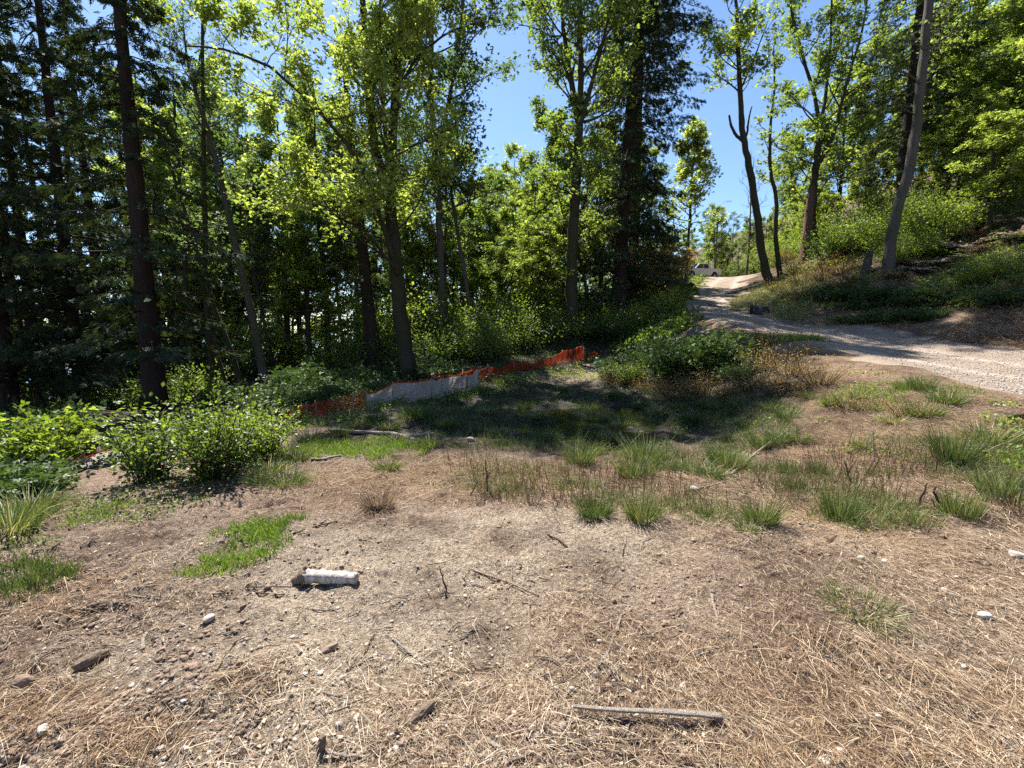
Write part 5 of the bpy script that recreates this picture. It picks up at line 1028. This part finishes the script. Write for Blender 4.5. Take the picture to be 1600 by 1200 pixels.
# ================================================================== FENCES
def fabmat(name, c, tr, alpha=1.0):
    m, nt, N, L = newmat(name); k = noise(N, L, 3, 5, .6, obj_co(N)); col = mixc(N, L, k, tuple(v * .75 for v in c), c)
    d = N.new('ShaderNodeBsdfDiffuse'); L.new(col, d.inputs[0]); t = N.new('ShaderNodeBsdfTranslucent'); L.new(col, t.inputs[0])
    mx = N.new('ShaderNodeMixShader'); mx.inputs[0].default_value = tr; L.new(d.outputs[0], mx.inputs[1]); L.new(t.outputs[0], mx.inputs[2])
    o = N.new('ShaderNodeOutputMaterial'); L.new(mx.outputs[0], o.inputs[0]); return m
FAB = fabmat('silt_fabric', (.52, .49, .44), .35); ORG = fabmat('orange_mesh', (.50, .085, .035), .35)
POST = simple('weathered_stake', (.20, .15, .11), .9, .1, .4, 20)
def fence(name, pxs, h0, h1, mat, label, part, posts, seed, cell=None, slump=.035, cat='fence'):
    rng = np.random.default_rng(seed); base = np.array([(*P(px, py, Y)[:2], 0) for px, py, Y in pxs]); base[:, 2] = 0
    dd = np.concatenate([[0], np.cumsum(np.linalg.norm(np.diff(base, axis=0), axis=1))]); Lt = dd[-1]
    nu = int(Lt / (cell or .10)); nv = max(4, int(max(h0, h1) / (cell or .10)))
    t = np.linspace(0, Lt, nu + 1); x = np.interp(t, dd, base[:, 0]); y = np.interp(t, dd, base[:, 1]); g0 = H(x, y)
    tp = np.sort(np.concatenate([[0, Lt], np.linspace(0, Lt, posts + 2)[1:-1] + rng.normal(size=posts) * .15]))
    sag = np.array([math.sin(math.pi * np.clip((tt - tp[max(0, np.searchsorted(tp, tt) - 1)]) / max(.01, tp[min(len(tp) - 1, max(1, np.searchsorted(tp, tt)))] - tp[max(0, min(len(tp) - 2, np.searchsorted(tp, tt) - 1))]), 0, 1)) for tt in t])
    top = np.interp(t, [0, Lt], [h0, h1]) - slump * sag + .10 * vn(t * .8, t * 0, seed + 9)
    tx = np.gradient(x); ty = np.gradient(y); l = np.hypot(tx, ty); nx_, ny_ = -ty / l, tx / l
    c = np.array([x.mean(), y.mean(), g0.mean()]); V_ = []
    for j in range(nv + 1):
        s_ = j / nv; off_ = (.10 * vn(t * 1.6, t * 0 + s_ * 2, seed) * (1 if cell is None else 1.8) + .05 * vn(t * 5, t * 0 + s_ * 3, seed + 1)) * (.3 + s_)
        V_.append(np.stack([x + nx_ * off_, y + ny_ * off_, g0 - .05 + (top + .05) * s_], 1))
    V_ = np.stack(V_, 0) - c; ii = np.arange((nv + 1) * (nu + 1)).reshape(nv + 1, nu + 1)
    Qf = np.stack([ii[:-1, :-1], ii[:-1, 1:], ii[1:, 1:], ii[1:, :-1]], 2).reshape(-1, 4)
    root = empty(name, c, label, cat); o = mk(part, V_.reshape(-1, 3), [Qf], mat, None, cell is None, root)
    if cell:
        md = o.modifiers.new('strands', 'WIREFRAME'); md.thickness = cell * .5; md.use_even_offset = False; md.use_replace = True
    else:
        pass
    if not cell:
        T = MB(); q_ = V_[-1] + [0, 0, .004]; T.tube(q_, .010, 5, 0, True); T.build('top_cord', ORG, root)
    for tt in tp:
        px_, py_ = np.interp(tt, dd, base[:, 0]), np.interp(tt, dd, base[:, 1]); hh = float(np.interp(tt, [0, Lt], [h0, h1])) + .03; gz = float(H(px_, py_))
        T = MB(); lean_ = rng.normal(size=2) * .03; T.tube(np.array([(px_, py_ + .03, gz - .2), (px_ + lean_[0], py_ + .03 + lean_[1], gz + hh)]) - c, [.018, .016], 5, 0, True); T.build('post', POST, root)
    return root
fence('silt_fence', [(572,637,9.8),(640,622,10.8),(690,612,11.8),(748,600,13.0)], .42, .52, FAB, 'pale grey silt fabric fence curving along the left of the hollow', 'fabric', 5, 1)
fence('silt_fence', [(60,748,5.1),(130,744,5.35),(215,733,5.7)], .20, .20, FAB, 'sagging grey silt fabric half hidden behind weeds at the left', 'fabric', 2, 2)
fence('safety_fence', [(433,661,8.25),(500,646,9.0),(572,632,9.9)], .32, .46, ORG, 'drooping orange mesh fence left of the pale silt fabric', 'netting', 3, 3, .035, .05)
fence('safety_fence', [(572,635,9.9),(640,620,10.9),(690,610,11.9),(748,598,13.1)], .44, .55, ORG, 'thin orange mesh strip showing above the top of the pale silt fabric', 'netting', 5, 1, .04)
fence('safety_fence', [(682,606,12.4),(745,592,13.6),(800,585,15.2),(845,578,17)], .56, .34, ORG, 'long slumped orange mesh fence rising behind the end of the silt fabric', 'netting', 4, 4, .04, .12)
fence('safety_fence', [(845,578,17),(875,572,17.8),(912,564,19)], .38, .62, ORG, 'upright sunlit orange mesh fence panel behind the green tube', 'netting', 1, 5, .045, .04)
fence('safety_fence', [(912,564,19),(938,560,20)], .42, .3, ORG, 'short faded orange mesh end beyond the sunlit panel', 'netting', 1, 6, .045, .05)
fence('safety_fence', [(150,736,5.5),(205,728,5.8)], .17, .13, ORG, 'scrap of orange mesh in the weeds beside the left bushes', 'netting', 0, 7, .03, .03)
# green tree tube
b = G1(932, 581); root = empty('plastic_tube', b, 'short green plastic tube with a white cap standing behind the hollow', 'tube')
T = MB(); T.tube([(0, 0, -.1), (0, 0, .45)], .05, 16, 0, True); T.build('tube', simple('green_plastic', (.02, .20, .12), .4, .5, .1), root, True)
T = MB(); T.tube([(0, 0, .45), (0, 0, .50), (0, 0, .52)], [.056, .056, .04], 16, 0, True); T.build('cap', simple('white_plastic', (.5, .6, .58), .5, .4), root, True)
# black draped box by the road
b = G1(1186, 491); root = empty('draped_crate', (b[0], b[1], b[2]), 'small black box-like object with pointed corners at the foot of the road bank', 'crate')
T = MB(); w, dpt, hh = .30, .22, .38
Vt = [(-w,-dpt,0),(w,-dpt,0),(w,dpt,0),(-w,dpt,0),(-w*.9,-dpt*.9,hh*.92),(w*.85,-dpt*.9,hh*.85),(w*.9,dpt*.9,hh*.9),(-w*.9,dpt*.9,hh),(0,-dpt*.75,hh*.78),(0,dpt*.75,hh*.8)]
T.add(Vt, np.array([(0,1,5),(0,5,8),(0,8,4),(1,2,6),(1,6,5),(2,3,7),(2,7,9),(2,9,6),(3,0,4),(3,4,7),(4,8,9),(4,9,7),(8,5,6),(8,6,9)]))
BLK = simple('black_fabric', (.018, .02, .024), .6, .4, .4, 12); T.build('cover', BLK, root)
T = MB()
for sx, sy, z in ((-1,-1,.55),(1,-1,.50),(1,1,.5),(-1,1,.56)): T.tube([(sx*w, sy*dpt, -.1), (sx*w*.93, sy*dpt*.93, z)], [.022, .012], 6)
T.build('corner_stake', BLK, root)

# ================================================================== PICKUP
PAINT = simple('pale_grey_paint', (.60, .62, .62), .28, .5); GLASS = simple('dark_glass', (.015, .018, .02), .1, .6); TYRE = simple('tyre_rubber', (.02, .02, .02), .9, .2); RIM = simple('wheel_rim', (.25, .25, .26), .35, .5, metal=1); CHR = simple('grey_trim', (.12, .12, .12), .5, .4)
px_, Yp = 1090, 57.0; a_, _ = ray(px_, 440); tx_ = float(a_ * Yp)
root = empty('pickup_truck', (tx_, Yp, float(H(tx_, Yp)) + .15), 'pale grey pickup truck parked at the top of the road', 'pickup truck')
def prof(pl, y0, y1, name, mat, par=root, inset=0):
    n_ = len(pl); V_ = [(x, y0, z) for x, z in pl] + [(x, y1, z) for x, z in pl]; me = bpy.data.meshes.new(name)
    me.from_pydata(V_, [], [tuple(range(n_)), tuple(range(2 * n_ - 1, n_ - 1, -1))] + [(k, k + n_, (k + 1) % n_ + n_, (k + 1) % n_) for k in range(n_)]); me.materials.append(mat)
    o = bpy.data.objects.new(name, me); COL.objects.link(o); o.parent = par
    bv = o.modifiers.new('edge', 'BEVEL'); bv.width = .03; bv.segments = 2; bv.limit_method = 'ANGLE'; return o
arch_ = lambda cx: [(cx + .47 * math.cos(a), .42 + .47 * math.sin(a)) for a in np.linspace(math.pi, 0, 9)]
body = prof([(-2.75,.55),(-2.75,.95),(-2.62,1.12),(-1.3,1.2),(1.0,1.2),(1.02,1.24),(2.75,1.24),(2.78,.6),(2.2,.5)] + arch_(1.75)[::-1] + [(1.2,.42),(-1.25,.42)] + arch_(-1.75)[::-1] + [(-2.3,.48)], -.95, .95, 'body', PAINT)
cab = prof([(-1.25,1.19),(-.55,1.80),(.75,1.84),(1.02,1.70),(1.05,1.19)], -.80, .80, 'cab', PAINT)
for s_ in (-1, 1):
    for pl in ([(-1.0,1.25),(-.5,1.72),(.05,1.74),(.05,1.25)], [(.14,1.25),(.14,1.74),(.72,1.76),(.86,1.62),(.86,1.25)]):
        prof(pl, s_ * .80, s_ * .815, 'side_window', GLASS, cab)
    o = prof([(-2.8,.78),(-2.8,.98),(-2.5,1.0),(-2.5,.8)], s_ * .70, s_ * .965, 'headlight', simple('lamp_lens', (.6, .6, .6), .2, .5))
    for wxx in (-1.75, 1.75):
        T = MB(); T.tube([(wxx, s_ * .72, .40), (wxx, s_ * .97, .40)], .40, 24); w_ = T.build('wheel', TYRE, root); T = MB(); T.tube([(wxx, s_ * .96, .40), (wxx, s_ * .985, .40)], [.24, .2], 16); T.build('rim', RIM, w_)
T = MB(); T.add([(-1.20,-.7,1.26),(-1.20,.7,1.26),(-.60,.68,1.79),(-.60,-.68,1.79),(-1.22,-.7,1.28),(-1.22,.7,1.28),(-.62,.68,1.81),(-.62,-.68,1.81)], [(0,1,2,3),(7,6,5,4),(0,4,5,1),(1,5,6,2),(2,6,7,3),(3,7,4,0)]); T.build('windscreen', GLASS, cab)
prof([(-2.84,.5),(-2.84,.75),(-2.7,.75),(-2.7,.5)], -.9, .9, 'bumper', CHR); prof([(-2.79,.78),(-2.79,.98),(-2.7,.98),(-2.7,.78)], -.62, .62, 'grille', CHR)
root.rotation_euler = (0, 0, R(20))
